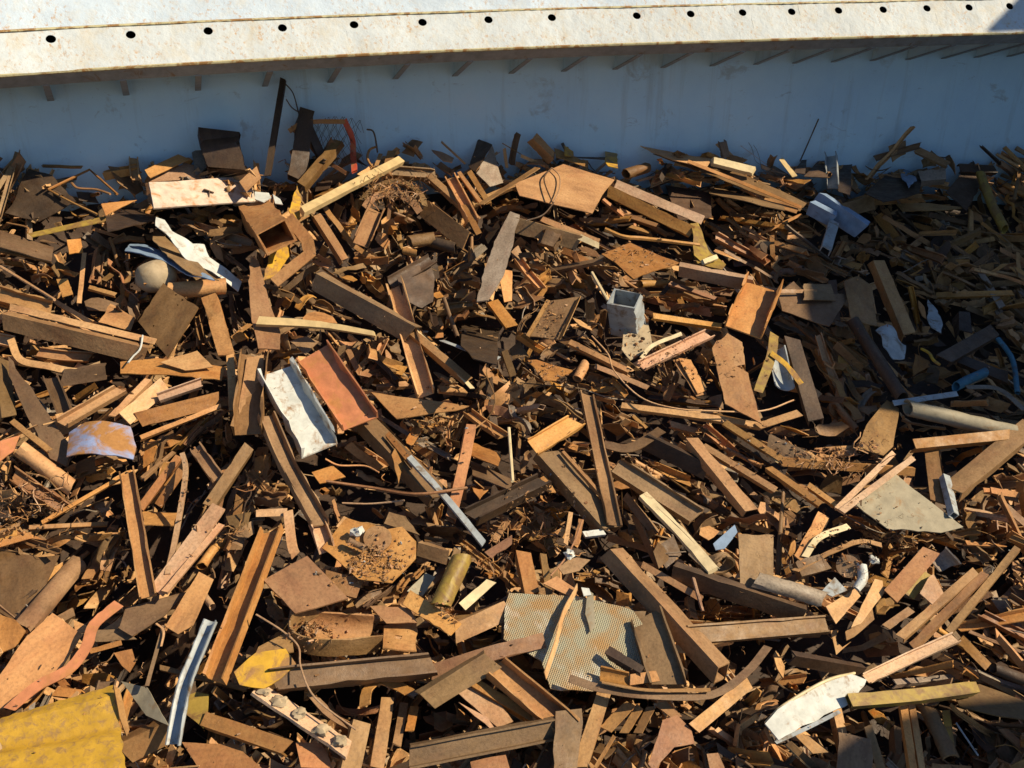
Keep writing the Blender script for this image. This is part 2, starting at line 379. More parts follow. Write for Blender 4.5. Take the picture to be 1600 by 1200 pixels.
# ---------------------------------------------------------------- shapes of scrap
def prof(kind, w, t=None, h=None):
    """(outer loop, inner loop or None) in (s, n) for a visible width w"""
    t = t or max(.007, min(.013, w*.1))
    if kind == 'L':
        g = w*.74; a = .7071; T = t*1.0
        pts = [(0, 0), (g, 0), (g, -T), (T, -T), (T, -g), (0, -g)]
        if 0: pass
        return [((x+y)*a if 0 else (x*a+y*a), (-x*a+y*a)+w*.25) for x, y in pts], None        # ridge up
    if kind == 'V': return [(x, -y) for x, y in prof('L', w, t)[0]][::-1], None
    if kind == 'J': h = h or w*.55; return [(-w/2, 0), (-w/2, h), (-w/2+t, h), (-w/2+t, t), (w/2, t), (w/2, 0)], None
    if kind == 'j': return [(-x, y) for x, y in prof('J', w, t)[0]][::-1], None
    if kind == 'C':
        h = h or w*.55; return [(-w/2, 0), (w/2, 0), (w/2, -h), (w/2-t, -h*.97), (w/2-t*1.2, -t), (-w/2+t*1.2, -t), (-w/2+t, -h*.97), (-w/2, -h)], None
    if kind == 'U':
        o, _ = prof('C', w, t, h); return [(-x, -y) for x, y in o], None
    if kind == 'I':
        h = (h or w*.85)/2; T = t*.5
        return [(-w/2, h), (-w/2+t*1.2, h), (-w/2+t*1.3, T), (w/2-t*1.3, T), (w/2-t*1.2, h), (w/2, h), (w/2, -h), (w/2-t*1.2, -h), (w/2-t*1.3, -T), (-w/2+t*1.3, -T), (-w/2+t*1.2, -h), (-w/2, -h)], None
    if kind == 'T':
        h = h or w*.7; return [(-w/2, 0), (w/2, 0), (w/2, -t), (t/2, -t), (t/2, -h), (-t/2, -h), (-t/2, -t), (-w/2, -t)], None
    if kind == 'F':
        return [(-w/2, t/2), (w/2, t/2), (w/2, -t/2), (-w/2, -t/2)], None
    if kind == 'B':
        h = (h or w*.75)/2; k = max(.006, w*.07)
        return [(-w/2, h), (w/2, h), (w/2, -h), (-w/2, -h)], [(-w/2+k, h-k), (w/2-k, h-k), (w/2-k, -h+k), (-w/2+k, -h+k)]
    if kind == 'W':                    # solid timber-like bar
        h = (h or w*.6)/2; return [(-w/2, h), (w/2, h), (w/2, -h), (-w/2, -h)], None
    if kind in 'OR':
        n = 14 if kind == 'O' else 6; r = w/2
        lo = [(r*math.cos(-2*math.pi*k/n), r*math.sin(-2*math.pi*k/n)) for k in range(n)]
        return lo, ([(x*.84, y*.84) for x, y in lo] if kind == 'O' else None)
    if kind in 'HG':                   # half pipe: H back up, G trough up
        n = 9; r = w/2; sg = 1 if kind == 'H' else -1
        o = [(r*math.cos(math.pi-math.pi*k/n)*sg, r*.8*math.sin(math.pi-math.pi*k/n)*sg) for k in range(n+1)]
        return o + [((r-t)*math.cos(math.pi*k/n)*sg, (r*.8-t)*math.sin(math.pi*k/n)*sg) for k in range(n+1)], None
def resample(pts, n):
    """Catmull-Rom through the points"""
    if len(pts) == 2: return [pts[0].lerp(pts[1], i/n) for i in range(n+1)]
    P = [pts[0]*2-pts[1]] + pts + [pts[-1]*2-pts[-2]]; out = []
    m = len(pts)-1; per = max(2, n//m)
    for k in range(m):
        a, b, c, d = P[k:k+4]
        for q in range(per):
            t = q/per; out.append(((b*2)+(c-a)*t+(a*2-b*5+c*4-d)*t*t+(b*3-a-c*3+d)*t**3)*.5)
    return out + [pts[-1]]
def sweep(outer, inner, path, nref, roll=0, cut=.5, rag=.004, wob=.0, rn=rnd, taper=None, dentf=.0):
    """thin-walled section pushed along a path; skewed torch-cut ends, small dents"""
    m = len(path); no = len(outer); loops = [outer] + ([inner] if inner else [])
    vs = []; L = (path[-1]-path[0]).length
    size = max(abs(c) for p in outer for c in p)
    k1 = [rn.uniform(-cut, cut) for _ in range(4)]; seed = rn.uniform(0, 99)
    cr, sr = math.cos(roll), math.sin(roll); tw = rn.uniform(-wob, wob)
    ref = nref
    for i, p in enumerate(path):
        a = (path[min(i+1, m-1)]-path[max(i-1, 0)]).normalized()
        nn = (ref-a*ref.dot(a)).normalized(); ss = a.cross(nn)
        if len(path) > 7: ref = nn*.5+nref*.5
        u = i/(m-1); sc = 1 if taper is None else 1+(taper-1)*u
        r2 = tw*(u-.5); c2, s2 = math.cos(roll+r2), math.sin(roll+r2)
        for lp in loops:
            for j, (x, y) in enumerate(lp):
                if dentf and abs(x)+abs(y) > size*.95 and rn.random() < .16: x *= rn.uniform(.82, 1); y *= rn.uniform(.82, 1)
                X, Y = (x*c2-y*s2)*sc, (x*s2+y*c2)*sc
                q = p + ss*X + nn*Y
                if i == 0: q += a*(k1[0]*x+k1[1]*y + rn.uniform(-rag, rag))
                elif i == m-1: q += a*(k1[2]*x+k1[3]*y + rn.uniform(-rag, rag))
                if dentf: 
                    d = noise.noise(Vector((u*L*5+seed, x*6, y*6+seed)))*dentf*size; q += nn*d + ss*d*.6
                vs.append(q)
    nt = no*len(loops); fs = []
    for i in range(m-1):
        for j in range(no):
            j2 = (j+1) % no
            fs.append((i*nt+j, i*nt+j2, (i+1)*nt+j2, (i+1)*nt+j))
            if inner: fs.append((i*nt+no+j2, i*nt+no+j, (i+1)*nt+no+j, (i+1)*nt+no+j2))
    for i, fl in ((0, 1), (m-1, 0)):
        if inner:
            for j in range(no):
                j2 = (j+1) % no; f = (i*nt+j, i*nt+no+j, i*nt+no+j2, i*nt+j2); fs.append(f if fl else f[::-1])
        else:
            f = tuple(i*nt+j for j in range(no)); fs.append(f[::-1] if fl else f)
    return vs, fs
def plate_geo(P2, t, warp=.0, rag=.006, holes=(), rn=rnd, cuts=2, bend=0, ribs=None):
    """torn plate in its own plane (x, y), thickness t; outline roughened; optionally warped / bent / with square or round holes"""
    pts = []
    n = len(P2)
    for i in range(n):
        a, b = P2[i], P2[(i+1) % n]; L = math.hypot(b[0]-a[0], b[1]-a[1]); k = max(1, min(7, int(L/.07)))
        ragged = rag*(2.2 if rn.random() < .3 else .5)
        for q in range(k):
            f = q/k; j = ragged if q else rag*.3
            pts.append((a[0]+(b[0]-a[0])*f+rn.uniform(-j, j), a[1]+(b[1]-a[1])*f+rn.uniform(-j, j)))
    bm = bmesh.new(); vv = [bm.verts.new((x, y, 0)) for x, y in pts]
    es = [bm.edges.new((vv[i], vv[(i+1) % len(vv)])) for i in range(len(vv))]
    for (hx, hy, r, sides) in holes:
        hv_ = [bm.verts.new((hx+r*math.cos(2*math.pi*k/sides+.6), hy+r*math.sin(2*math.pi*k/sides+.6), 0)) for k in range(sides)]
        es += [bm.edges.new((hv_[i], hv_[(i+1) % sides])) for i in range(sides)]
    bmesh.ops.triangle_fill(bm, edges=es, use_beauty=True)
    if warp or bend or ribs:
        bmesh.ops.subdivide_edges(bm, edges=bm.edges[:], cuts=cuts, use_grid_fill=True)
        bmesh.ops.triangulate(bm, faces=bm.faces[:])
        sd = rn.uniform(0, 50); xs = [v.co.x for v in bm.verts]; x0, x1 = min(xs), max(xs)
        for v in bm.verts:
            z = warp*(noise.noise(Vector((v.co.x*2.3+sd, v.co.y*2.3, sd)))*1.3 + .35*noise.noise(Vector((v.co.x*7+sd, v.co.y*7, 3))))
            u = (v.co.x-x0)/(x1-x0+1e-6)-.5; z += bend*(1-4*u*u)
            if ribs: z += ribs[1]*max(0, math.cos((v.co.x*math.cos(ribs[2])+v.co.y*math.sin(ribs[2])+ribs[3])*2*math.pi/ribs[0]))**3
            v.co.z += z
    bmesh.ops.recalc_face_normals(bm, faces=bm.faces[:])
    if bm.faces and sum(f.normal.z for f in bm.faces) < 0: bmesh.ops.reverse_faces(bm, faces=bm.faces[:])
    bm.verts.ensure_lookup_table(); bm.verts.index_update()
    vs = [v.co.copy() for v in bm.verts]; top = [tuple(v.index for v in f.verts) for f in bm.faces]
    bed = [(e.verts[0].index, e.verts[1].index, e.link_loops[0].vert.index) for e in bm.edges if len(e.link_faces) == 1]
    bm.free(); k = len(vs)
    vs = [v+Vector((0, 0, t/2)) for v in vs] + [v-Vector((0, 0, t/2)) for v in vs]
    fs = top + [tuple(i+k for i in f[::-1]) for f in top]
    for a, b, s in bed:
        if s == b: a, b = b, a
        fs.append((a, a+k, b+k, b))
    return vs, fs
# ---------------------------------------------------------------- named heap pieces, each given where it lies in the photo
HERO = []      # dicts: verts (world), faces, name, cat, label, px centre, mat, group
KIND = {'J': ('angle_iron', 'angle iron'), 'j': ('angle_iron', 'angle iron'), 'V': ('angle_iron', 'angle iron'), 'L': ('angle_iron', 'angle iron'), 'C': ('channel_bar', 'channel'), 'U': ('channel_bar', 'channel'), 'I': ('i_beam', 'beam'), 'T': ('tee_bar', 'tee bar'), 'F': ('flat_bar', 'flat bar'),
        'B': ('box_tube', 'box tube'), 'W': ('batten', 'batten'), 'O': ('pipe', 'pipe'), 'R': ('rod', 'rod'), 'H': ('half_pipe', 'half pipe'), 'G': ('half_pipe', 'half pipe')}
TONE = {'o': 'ochre rusty', 'b': 'brown rusty', 'r': 'red-rusty', 'd': 'dark rusty', 'g': 'greyish scaled', 'p': 'pinkish scaled', 'w': 'white painted', 'wp': 'pinkish white', 'y': 'yellow painted', 'yg': 'olive yellow', 'u': 'lavender painted', 'ub': 'blue-grey', 'rd': 'red painted', 'lr': 'light red', 'wd': 'pale wooden', 'cr': 'cream', 'gy': 'grey painted', 'bl': 'blue', 'st': 'stone', 'gl': 'galvanised', 'tr': 'green-grey'}
def frame(c, a, n):
    n = (n-a*n.dot(a)).normalized(); b = n.cross(a)
    return Matrix(((a.x, b.x, n.x, c.x), (a.y, b.y, n.y, c.y), (a.z, b.z, n.z, c.z), (0, 0, 0, 1)))
def add(vs, fs, mat, c, a, n, name, cat, label, px, lm=None, group=None):
    mw = frame(c, a, n); inv = mw.inverted()
    me = mesh(name, [inv@v for v in vs], fs, M[mat] if isinstance(mat, str) else mat)
    o = obj(name, me); o.matrix_world = mw
    HERO.append(dict(o=o, me=me, mw=mw, cat=cat, label=label, px=px, lm=lm, group=group, tone=TONE.get(mat, 'rusty'), thing=name))
    return o
def B(kind, pts, w, mat='o', roll=0, lift=.12, label=None, name=None, cat=None, lm=None, t=None, h=None, seg=None, dent=.09, cut=.45, off=.22, taper=None, rnd_roll=True, sharp=False, ref=None, group=None):
    W = []
    for p in pts:
        l = lift + (p[2] if len(p) > 2 else 0)
        W.append(at(p[0], p[1], l, off))
    c = sum(W, Vector())/len(W); dep = proj(c)[2]; ww = w*dep/F
    path = [W[k].lerp(W[k+1], q/3) for k in range(len(W)-1) for q in range(3)]+[W[-1]] if sharp else resample(W, seg or (9 if len(W) == 2 else 6*(len(W)-1)))
    a = (W[-1]-W[0]).normalized(); nref = (PN*.6+(CAM-c).normalized()*.6) if ref is None else Vector(ref)
    outer, inner = prof(kind, ww, t, h*dep/F if h else None)
    if kind == 'C' and roll < 0: roll *= 2.1
    if kind == 'C' and int(pts[0][0]) % 5 > 1: kind = 'U'
    if kind == 'F' and len(pts) == 2 and w >= 14 and mat in 'obrg' and abs(roll) < 30: kind = 'Jj'[int(pts[0][1]) % 2]
    if kind == 'L':
        kind = 'V' if int(pts[0][0]+pts[0][1]) % 5 else 'L'; roll += 42 if int(pts[0][0]) % 2 else -42
    rr = R(roll+(rnd.uniform(-9, 9) if rnd_roll else 0))
    vs, fs = sweep(outer, inner, path, nref.normalized(), rr, cut=cut, wob=.3, dentf=dent, taper=taper)
    nm, ct = KIND[kind]
    px = (sum(p[0] for p in pts)/len(pts), sum(p[1] for p in pts)/len(pts))
    return add(vs, fs, mat, c, a, nref, name or nm, cat or (name.replace('_', ' ') if name else ct), label, px, lm, group)
def P(poly, mat='o', tilt=(0, 0), lift=.14, label=None, name='steel_plate', cat=None, lm=None, t=.01, warp=.012, rag=.005, holes=(), bend=0, ribs=None, off=.22, face=0, cuts=2, group=None):
    cx = sum(p[0] for p in poly)/len(poly); cy = sum(p[1] for p in poly)/len(poly)
    c = at(cx, cy, lift, off); tc = (CAM-c).normalized()
    n = (PN*(1-face)+tc*face).normalized()
    n = Matrix.Rotation(R(tilt[0]), 3, 'X') @ Matrix.Rotation(R(tilt[1]), 3, 'Y') @ n
    if n.dot(tc) < .12: n = (n+tc*.3).normalized()
    W = []
    for x, y in poly:
        d = ray(x, y); k = n.dot(c-CAM)/n.dot(d); k = max(.75*(c-CAM).dot(FW), min(1.3*(c-CAM).dot(FW), k)); W.append(CAM+d*k)
    e = max(range(len(W)), key=lambda i: (W[i]-W[(i+1) % len(W)]).length); a = (W[e]-W[(e+1) % len(W)]); a = (a-n*a.dot(n)).normalized()
    mw = frame(c, a, n); inv = mw.inverted(); L2 = [inv@p for p in W]
    hp = []
    for (hx, hy, r, s) in holes:
        d = ray(hx, hy); k = n.dot(c-CAM)/n.dot(d); q = inv@(CAM+d*k); hp.append((q.x, q.y, r*proj(c)[2]/F, s))
    vs, fs = plate_geo([(p.x, p.y) for p in L2], t, warp, rag, hp, bend=bend, ribs=ribs, cuts=cuts)
    return add([mw@v for v in vs], fs, mat, c, a, n, name, cat or ('plate' if name == 'steel_plate' else name.replace('_', ' ')), label, (cx, cy), lm, group)
# ======== top left
B('W', [(341,212),(356,270)], 58, 'd', lift=.3, dent=.5, h=40, seg=9, off=.3, name='crumpled_bundle', cat='scrap bundle', label='dark crumpled steel bundle leaning on the blue-grey wall at upper left', lm='dark crumpled bundle')
P([(30,292),(45,264),(82,276),(120,318),(60,345),(8,335)], 'd', (15,0), .25, label='dark rusty sheet in the shade against the wall at far left', warp=.05, lm='shaded left sheet')
B('R', [(75,296),(140,265),(183,303)], 4, 'o', lift=.35, sharp=True, label='thin square rod bent like a roof, sticking up at the left of the heap', lm='roof-shaped rod')
B('R', [(75,296),(110,315),(152,335)], 4, 'o', lift=.34)
B('R', [(112,286),(122,294),(150,296),(172,303)], 4, 'o', lift=.35)
P([(226,265),(278,242),(297,250),(235,278)], 'o', (0,20), .42, off=.5, label='short ochre plate lying highest at upper left, above the pinkish white channel')
P([(232,284),(290,256),(308,260),(322,280)], 'p', (0,10), .3, off=.45)
P([(300,240),(316,227),(322,262),(306,275)], 'g', (0,0), .2)
P([(232,286),(390,277),(399,315),(240,326)], 'wp', (-20,25), .4, face=.2, t=.02, off=.55, label='big pinkish white channel face gleaming in the sun at upper left', name='channel_bar', cat='channel', lm='pinkish white channel')
P([(226,286),(232,286),(240,326),(231,312)], 'r', (0,-40), .4, off=.55)
P([(374,283),(401,260),(408,278),(385,300)], 'o', (0,15), .38, off=.5)
B('F', [(47,368),(165,342)], 12, 'yg', 20, .25, label='olive yellow strip lying at a low slant at the left, beside the shaded left sheet', lm='olive yellow strip')
P([(158,319),(214,313),(165,337)], 'o', (0,15), .3, off=.45)
P([(165,340),(238,312),(243,345),(168,362)], 'd', (-30,0), .25)
P([(0,361),(84,386),(80,409),(0,386)], 'b', (-35,0), .25, label='brown plate edge running in from the left edge of the heap, top row')
B('R', [(10,348),(42,355),(43,364)], 3, 'o', lift=.3)
B('C', [(0,388),(78,404)], 10, 'b', lift=.2)
P([(245,336),(258,342),(268,362),(300,384),(318,384),(326,404),(340,414),(378,440),(372,456),(330,428),(290,405),(262,372),(243,352)], 'w', (0,25), .36, off=.5, warp=.04, label='torn white painted panel, jagged and bright, at upper left', lm='torn white panel')
P([(195,393),(203,383),(216,382),(268,402),(322,430),(336,441),(300,432),(262,414),(218,399)], 'ub', (-25,0), .3, off=.45, warp=.03, label='curved blue-grey painted strip below the torn white panel', lm='blue-grey strip')
P([(240,356),(262,374),(342,440),(300,428),(262,402),(238,376)], 'b', (-30,10), .26, warp=.02)  # brown plate put in for the shaded part of the torn white panel
B('O', [(262,455),(352,447)], 26, 'o', lift=.25, label='stout ochre tube lying level above the drilled square plate', lm='stout ochre tube')
P([(256,443),(310,481),(262,559),(216,503)], 'b', (8,-8), .34, t=.02, warp=.004, holes=[(285,470,2.2,6),(275,462,2,6),(240,510,1.8,6),(262,540,1.8,6),(278,478,1.5,6),(291,466,1.6,6)], label='brown square plate with small drilled holes, standing on its corner at left', lm='drilled square plate')
B('L', [(333,462),(362,558)], 32, 'o', -8, .22, label='ochre angle iron standing steeply right of the drilled square plate')
B('R', [(0,416),(85,468)], 5, 'p', lift=.32, label='pale thin rod crossing the far left edge, tip dark')
B('L', [(85,468),(142,502)], 9, 'd', lift=.26)
B('L', [(130,396),(122,475)], 9, 'o', lift=.26)
B('C', [(97,436),(106,462)], 16, 'o', lift=.22)
B('L', [(138,450),(180,462)], 9, 'o', lift=.22)
P([(104,376),(126,374),(130,396),(108,398)], 'o', (0,20), .28)
B('W', [(214,425),(232,445)], 12, 'o', lift=.25)
B('C', [(4,503),(226,556)], 27, 'b', -25, .3, label='long brown channel with a white tie wire round its right end, at left', lm='wire-tied channel')
B('F', [(15,480),(243,534)], 13, 'o', 10, .34)
B('I', [(0,462),(80,485)], 26, 'o', 0, .2)
B('R', [(223,524),(219,545),(208,557),(200,567)], 3, 'w', lift=.37, name='tie_wire', cat='wire', label='thin white wire tied round the end of the long brown channel at left')
P([(13,556),(58,622),(112,700),(103,729),(78,716),(42,650),(14,585)], 'b', (0,8), .25, label='long dark brown plate slanting steeply down at the left edge', lm='slanting brown plate')
B('U', [(80,592),(108,655)], 22, 'b', -15, .2)
B('C', [(3,560),(14,650)], 22, 'b', 25, .24)
B('F', [(17,530),(32,562),(75,572),(112,580),(150,580)], 11, 'o', 5, .25)
B('C', [(96,592),(165,582)], 24, 'b', -20, .24)
B('U', [(97,664),(190,610)], 20, 'o', 10, .27, label='ochre channel rising to the right above the lavender sheet')
B('L', [(178,652),(235,594)], 14, 'o', lift=.26)
B('F', [(194,655),(258,600)], 24, 'o', -20, .28)
P([(188,566),(245,560),(352,573),(346,592),(260,585),(188,582)], 'o', (-8,0), .28, warp=.02, label='wide ochre plate lying level below the drilled square plate')
P([(250,566),(308,547),(333,572),(290,579)], 'o', (5,0), .33, warp=.02)
B('F', [(216,656),(342,624)], 24, 'o', -15, .25)
B('U', [(248,624),(314,600)], 15, 'p', 0, .3)
B('L', [(220,686),(345,636)], 10, 'o', lift=.25)
P([(108,676),(135,668),(165,669),(205,671),(213,698),(208,718),(165,722),(105,718)], 'u', (0,0), .36, warp=.03, bend=.09, cuts=4, label='bulging lavender painted sheet with rusty rims at left', name='painted_sheet', cat='sheet', lm='lavender sheet')
B('O', [(30,700),(112,762)], 26, 'o', lift=.26, label='ochre pipe sloping down to the right below the slanting brown plate', lm='left ochre pipe')
B('L', [(18,660),(76,706)], 12, 'o', lift=.25)
P([(0,690),(31,681),(22,706),(0,722)], 'lr', (0,10), .28, label='small light red plate at the left edge beside the ochre pipe')
B('U', [(22,744),(98,798)], 22, 'r', 10, .24, label='red-rusty channel under the ochre pipe at the left edge')
B('F', [(40,738),(75,748),(104,782)], 8, 'b', 60, .26)
B('L', [(66,818),(205,738)], 8, 'o', lift=.28)
B('L', [(46,826),(168,820)], 9, 'o', lift=.2)
B('U', [(199,742),(232,934)], 24, 'o', 0, .34, rnd_roll=False, label='long ochre channel standing nearly upright beside the dark hollow at left', lm='upright ochre channel')
B('W', [(285,708),(290,740),(278,820),(262,898)], 8, 'p', lift=.36, label='thin crooked pole right of the upright ochre channel')
B('L', [(222,796),(282,716)], 16, 'r', lift=.24)
B('F', [(247,790),(284,735)], 14, 'r', 10, .22)
P([(222,801),(276,803),(272,822),(224,821)], 'o', (-30,0), .2)
B('F', [(245,925),(342,792)], 26, 'p', 5, .33, t=.02, label='broad pale plank-like bar rising to the right at lower left', lm='broad pale bar')
B('W', [(257,926),(346,820)], 10, 'p', lift=.36)
B('L', [(330,794),(392,702)], 24, 'b', -10, .28, label='brown angle iron continuing up from the broad pale bar')
B('I', [(306,700),(342,750)], 20, 'b', 0, .22)
B('U', [(339,1066),(427,832)], 34, 'o', 20, .36, rnd_roll=False, label='long ochre angle iron rising steeply at lower left, dark left face', lm='steep long angle')
P([(258,980),(311,893),(334,905),(302,978),(278,992)], 'o', (0,12), .27)
P([(186,981),(196,950),(292,925),(258,962),(206,993)], 'b', (-10,0), .24, label='broad brown plate tapering to the right, below the upright ochre channel')
B('O', [(317,928),(332,948)], 11, 'p', lift=.22)
P([(0,862),(60,868),(92,865),(65,928),(24,972),(0,958)], 'b', (0,0), .15, warp=.03)
B('H', [(34,985),(122,880)], 32, 'b', 0, .22, label='brown half pipe slanting up out of the dark hollow at left', lm='left half pipe')
P([(0,1056),(40,1000),(82,960),(128,992),(96,1045),(42,1098),(0,1108)], 'r', (0,8), .3, warp=.02, label='wide rust-orange sheet at the left edge above the yellow sheet', lm='rust-orange sheet')
P([(0,962),(25,972),(42,990),(26,1012),(0,1022)], 'o', (0,0), .28, bend=.03)
B('F', [(14,1108),(58,1072),(108,1045),(135,1010),(148,975),(186,943)], 18, 'lr', 15, .42, label='bent light red strap snaking above the yellow sheet at lower left', lm='bent red strap')
def yellow_sheet():
    cs = [at(x, y, .36, hollow=False) for x, y in ((-40, 1134), (178, 1070), (204, 1250), (-40, 1250))]; n_ = (cs[1]-cs[0]).cross(cs[3]-cs[0]).normalized()
    if n_.z < 0: n_ = -n_
    NU, NV = 46, 40; vs = []
    for side in (0, 1):
        for i in range(NU+1):
            for j in range(NV+1):
                u, v = i/NU, j/NV; p = cs[0].lerp(cs[1], u).lerp(cs[3].lerp(cs[2], u), v)
                z = .05*(1-min(1, abs(v-.12)/.12)) - .045*(1-min(1, abs(v-.36)/.1)) + .05*(1-min(1, abs(v-.72)/.3)) + .012*noise.noise(Vector((u*4, v*3, 1))) + .004*noise.noise(Vector((u*15, v*13, 4)))
                e = .012*noise.noise(Vector((v*14, 0, 9)))*(u > .99) ; w = .01*noise.noise(Vector((u*16, 5, 0)))*(j == 0)
                vs.append(p + n_*(z-.012*side) + (cs[1]-cs[0]).normalized()*e*2 + (cs[0]-cs[3]).normalized()*w)
    k = (NU+1)*(NV+1); W_ = NV+1; fs = []
    for i in range(NU):
        for j in range(NV):
            f = (i*W_+j, i*W_+j+1, (i+1)*W_+j+1, (i+1)*W_+j); fs += [f, tuple(x+k for x in f[::-1])]
    rim = [(i*W_, (i+1)*W_) for i in range(NU)] + [(NU*W_+j, NU*W_+j+1) for j in range(NV)] + [(j+1, j) for j in range(NV)] + [((i+1)*W_+NV, i*W_+NV) for i in range(NU)]
    fs += [(a, b, b+k, a+k) for a, b in rim]
    c = sum(cs, Vector())/4; add(vs, fs, 'ys', c, (cs[1]-cs[0]).normalized(), n_, 'yellow_sheet', 'sheet', 'large folded sheet with worn yellow paint in the bottom left corner', (80, 1150), 'yellow sheet')
yellow_sheet()
P([(176,1070),(186,1078),(203,1140),(198,1150),(186,1120)], 'o', (0,50), .34)
B('G', [(328,968),(300,1035),(284,1080),(268,1165)], 30, 'gl', -48, .42, label='curved gutter, bluish inside with a white rim, right of the yellow sheet', name='gutter', cat='gutter', lm='bluish gutter', seg=18)
P([(292,1088),(308,1082),(326,1086),(326,1100),(318,1138),(292,1118)], 'yg', (0,-10), .22, label='small olive yellow plate just right of the bluish gutter')
P([(190,1065),(230,1074),(264,1134),(228,1118)], 'gy', (0,-30), .24)
B('C', [(194,1178),(263,1145)], 38, 'b', -20, .2)
B('L', [(318,1130),(446,1174)], 30, 'o', 0, .26, label='ochre angle iron low down, right of the bluish gutter')
P([(284,1160),(372,1164),(420,1210),(320,1215)], 'r', (0,0), .2)
B('L', [(254,978),(228,1072)], 8, 'b', lift=.3)
B('F', [(244,974),(256,986),(252,1010)], 3, 'o', lift=.33)
P([(178,1020),(206,1014),(212,1034),(203,1052),(190,1040)], 'r', (0,0), .22, warp=.03)
B('C', [(85,1080),(125,1084)], 14, 'o', lift=.15)
B('F', [(140,1018),(190,1004)], 8, 'r', lift=.25)
P([(115,970),(135,978),(150,984),(118,992)], 'o', (0,0), .2)
P([(145,985),(185,984),(214,1000),(150,1004)], 'b', (0,0), .22)
B('L', [(250,1045),(385,1078)], 10, 'b', lift=.2)
# ======== top middle
B('B', [(443,124,.0),(418,275)], 9, 'd', lift=.35, off=.12, ref=(0,-1,.3), label='dark square bar leaning upright against the wall, left of the red frame', lm='leaning square bar')
B('R', [(445,130),(458,146),(467,178)], 2, 'd', lift=.5, off=.15)
B('R', [(447,155),(456,168),(468,176)], 2, 'd', lift=.5, off=.15)
B('B', [(480,175),(462,282)], 24, 'd', lift=.3, off=.2, dent=.6, h=16, seg=10, name='mangled_post', cat='post', label='mangled dark post standing against the wall beside the red frame', lm='mangled post')
B('C', [(484,202),(512,262)], 14, 'd', 20, .3, off=.3)
B('L', [(474,292),(533,222)], 20, 'b', 20, .42, off=.45)
B('R', [(573,202),(584,207),(590,238)], 3, 'd', lift=.4, off=.3, label='small dark hooked rod sticking up right of the red frame')
B('W', [(472,331),(626,251)], 14, 'wd', 10, .46, off=.6, rnd_roll=False, dent=.02, label='long pale wooden batten rising to the right below the red frame', lm='pale batten')
B('F', [(605,262),(612,236)], 13, 'o', 10, .4, off=.45)
B('F', [(586,264),(595,240)], 6, 'o', lift=.4, off=.4)
B('R', [(588,268),(575,250),(577,235),(588,229)], 4, 'o', lift=.4, off=.4)
B('F', [(570,325),(580,312),(600,303),(625,304),(645,317),(656,332)], 12, 'o', 0, .48, off=.7, label='arched flat bar bridging the pile right of the pale batten', lm='arched bar')
B('F', [(566,312),(582,296),(608,284),(635,287),(657,303),(664,322)], 10, 'b', 20, .46, off=.6)
P([(451,330),(464,290),(471,312),(467,346),(456,340)], 'y', (0,20), .4, off=.5)
B('B', [(432,370,.3),(400,334,-.3)], 50, 'o', 8, .4, off=.7, h=38, cut=.1, t=.01, rnd_roll=False, label='large open box duct, dark mouth facing down right, at upper left', name='box_duct', cat='duct', lm='open box duct')
B('F', [(450,340),(480,376),(484,396),(428,442)], 20, 'o', 0, .42, sharp=True, off=.7, label='bent ochre strap curling round the open box duct', lm='curled strap')
P([(398,300),(420,302),(424,310),(412,318),(398,312)], 'w', (0,0), .35, off=.5)
P([(426,304),(438,312),(442,320),(430,318)], 'w', (0,0), .35, off=.5)
P([(424,388),(450,384),(452,400),(432,430),(411,438)], 'y', (0,15), .3, label='bright yellow torn plate below the open box duct', lm='bright yellow plate')
B('L', [(492,338),(536,408)], 18, 'o', 0, .36, off=.6)
B('U', [(586,330),(562,384)], 26, 'o', 15, .38, off=.7, label='short channel standing under the arched bar')
B('I', [(610,268),(680,273)], 16, 'b', 0, .35, off=.4)
B('C', [(662,325),(728,376)], 28, 'b', -15, .36, off=.7)
B('L', [(668,276),(745,345)], 14, 'o', 10, .38, off=.5)
B('I', [(705,280),(738,345)], 18, 'o', 0, .42, off=.6)
B('L', [(735,268),(766,318)], 12, 'o', 0, .44, off=.6)
B('L', [(716,270),(752,320)], 8, 'o', 0, .46, off=.6)
B('F', [(725,320),(748,365)], 10, 'o', 0, .44, off=.6)
B('R', [(690,222),(727,256)], 4, 'o', lift=.42, off=.4, label='thin ochre rod poking up before the wall, left of the folded plate')
P([(733,262),(747,217),(769,226),(744,270)], 'd', (0,-30), .42, off=.4, label='folded dark plate standing on edge at the top of the heap, left face', lm='folded plate')
P([(744,271),(769,227),(786,286),(765,292)], 'g', (0,25), .42, off=.42)
P([(674,234),(690,238),(709,248),(706,255),(692,252),(684,244)], 'p', (0,0), .4, off=.4)
B('F', [(788,232),(792,262)], 5, 'o', lift=.35, off=.35)
B('F', [(750,320),(840,262)], 12, 'b', 30, .5, off=.6)
B('O', [(640,378),(680,372)], 20, 'b', lift=.3, label='short brown pipe, open end to the right, below the arched bar')
B('O', [(668,376),(712,388)], 18, 'd', lift=.26)
B('O', [(632,392),(650,396)], 12, 'o', lift=.3)
P([(797,331),(812,336),(798,392),(786,432),(763,470),(745,472),(757,420),(776,372)], 'g', (0,-8), .42, warp=.01, t=.016, label='grey mottled blade-shaped bar pointing down left, mid top of heap', name='blade_bar', cat='bar', lm='grey blade bar')
B('G', [(612,440),(650,418),(676,402)], 24, 'd', 20, .3)
P([(620,438),(668,404),(680,432),(676,472),(660,480),(628,470)], 'd', (0,20), .24, warp=.05)
B('C', [(490,440),(640,522)], 30, 'b', -22, .4, rnd_roll=False, label='long brown channel sloping down to the right, lit along its top edge', lm='long sloping channel')
B('L', [(640,520),(730,596)], 18, 'o', 0, .36)
B('F', [(650,518),(690,555),(738,607)], 7, 'cr', 15, .38)
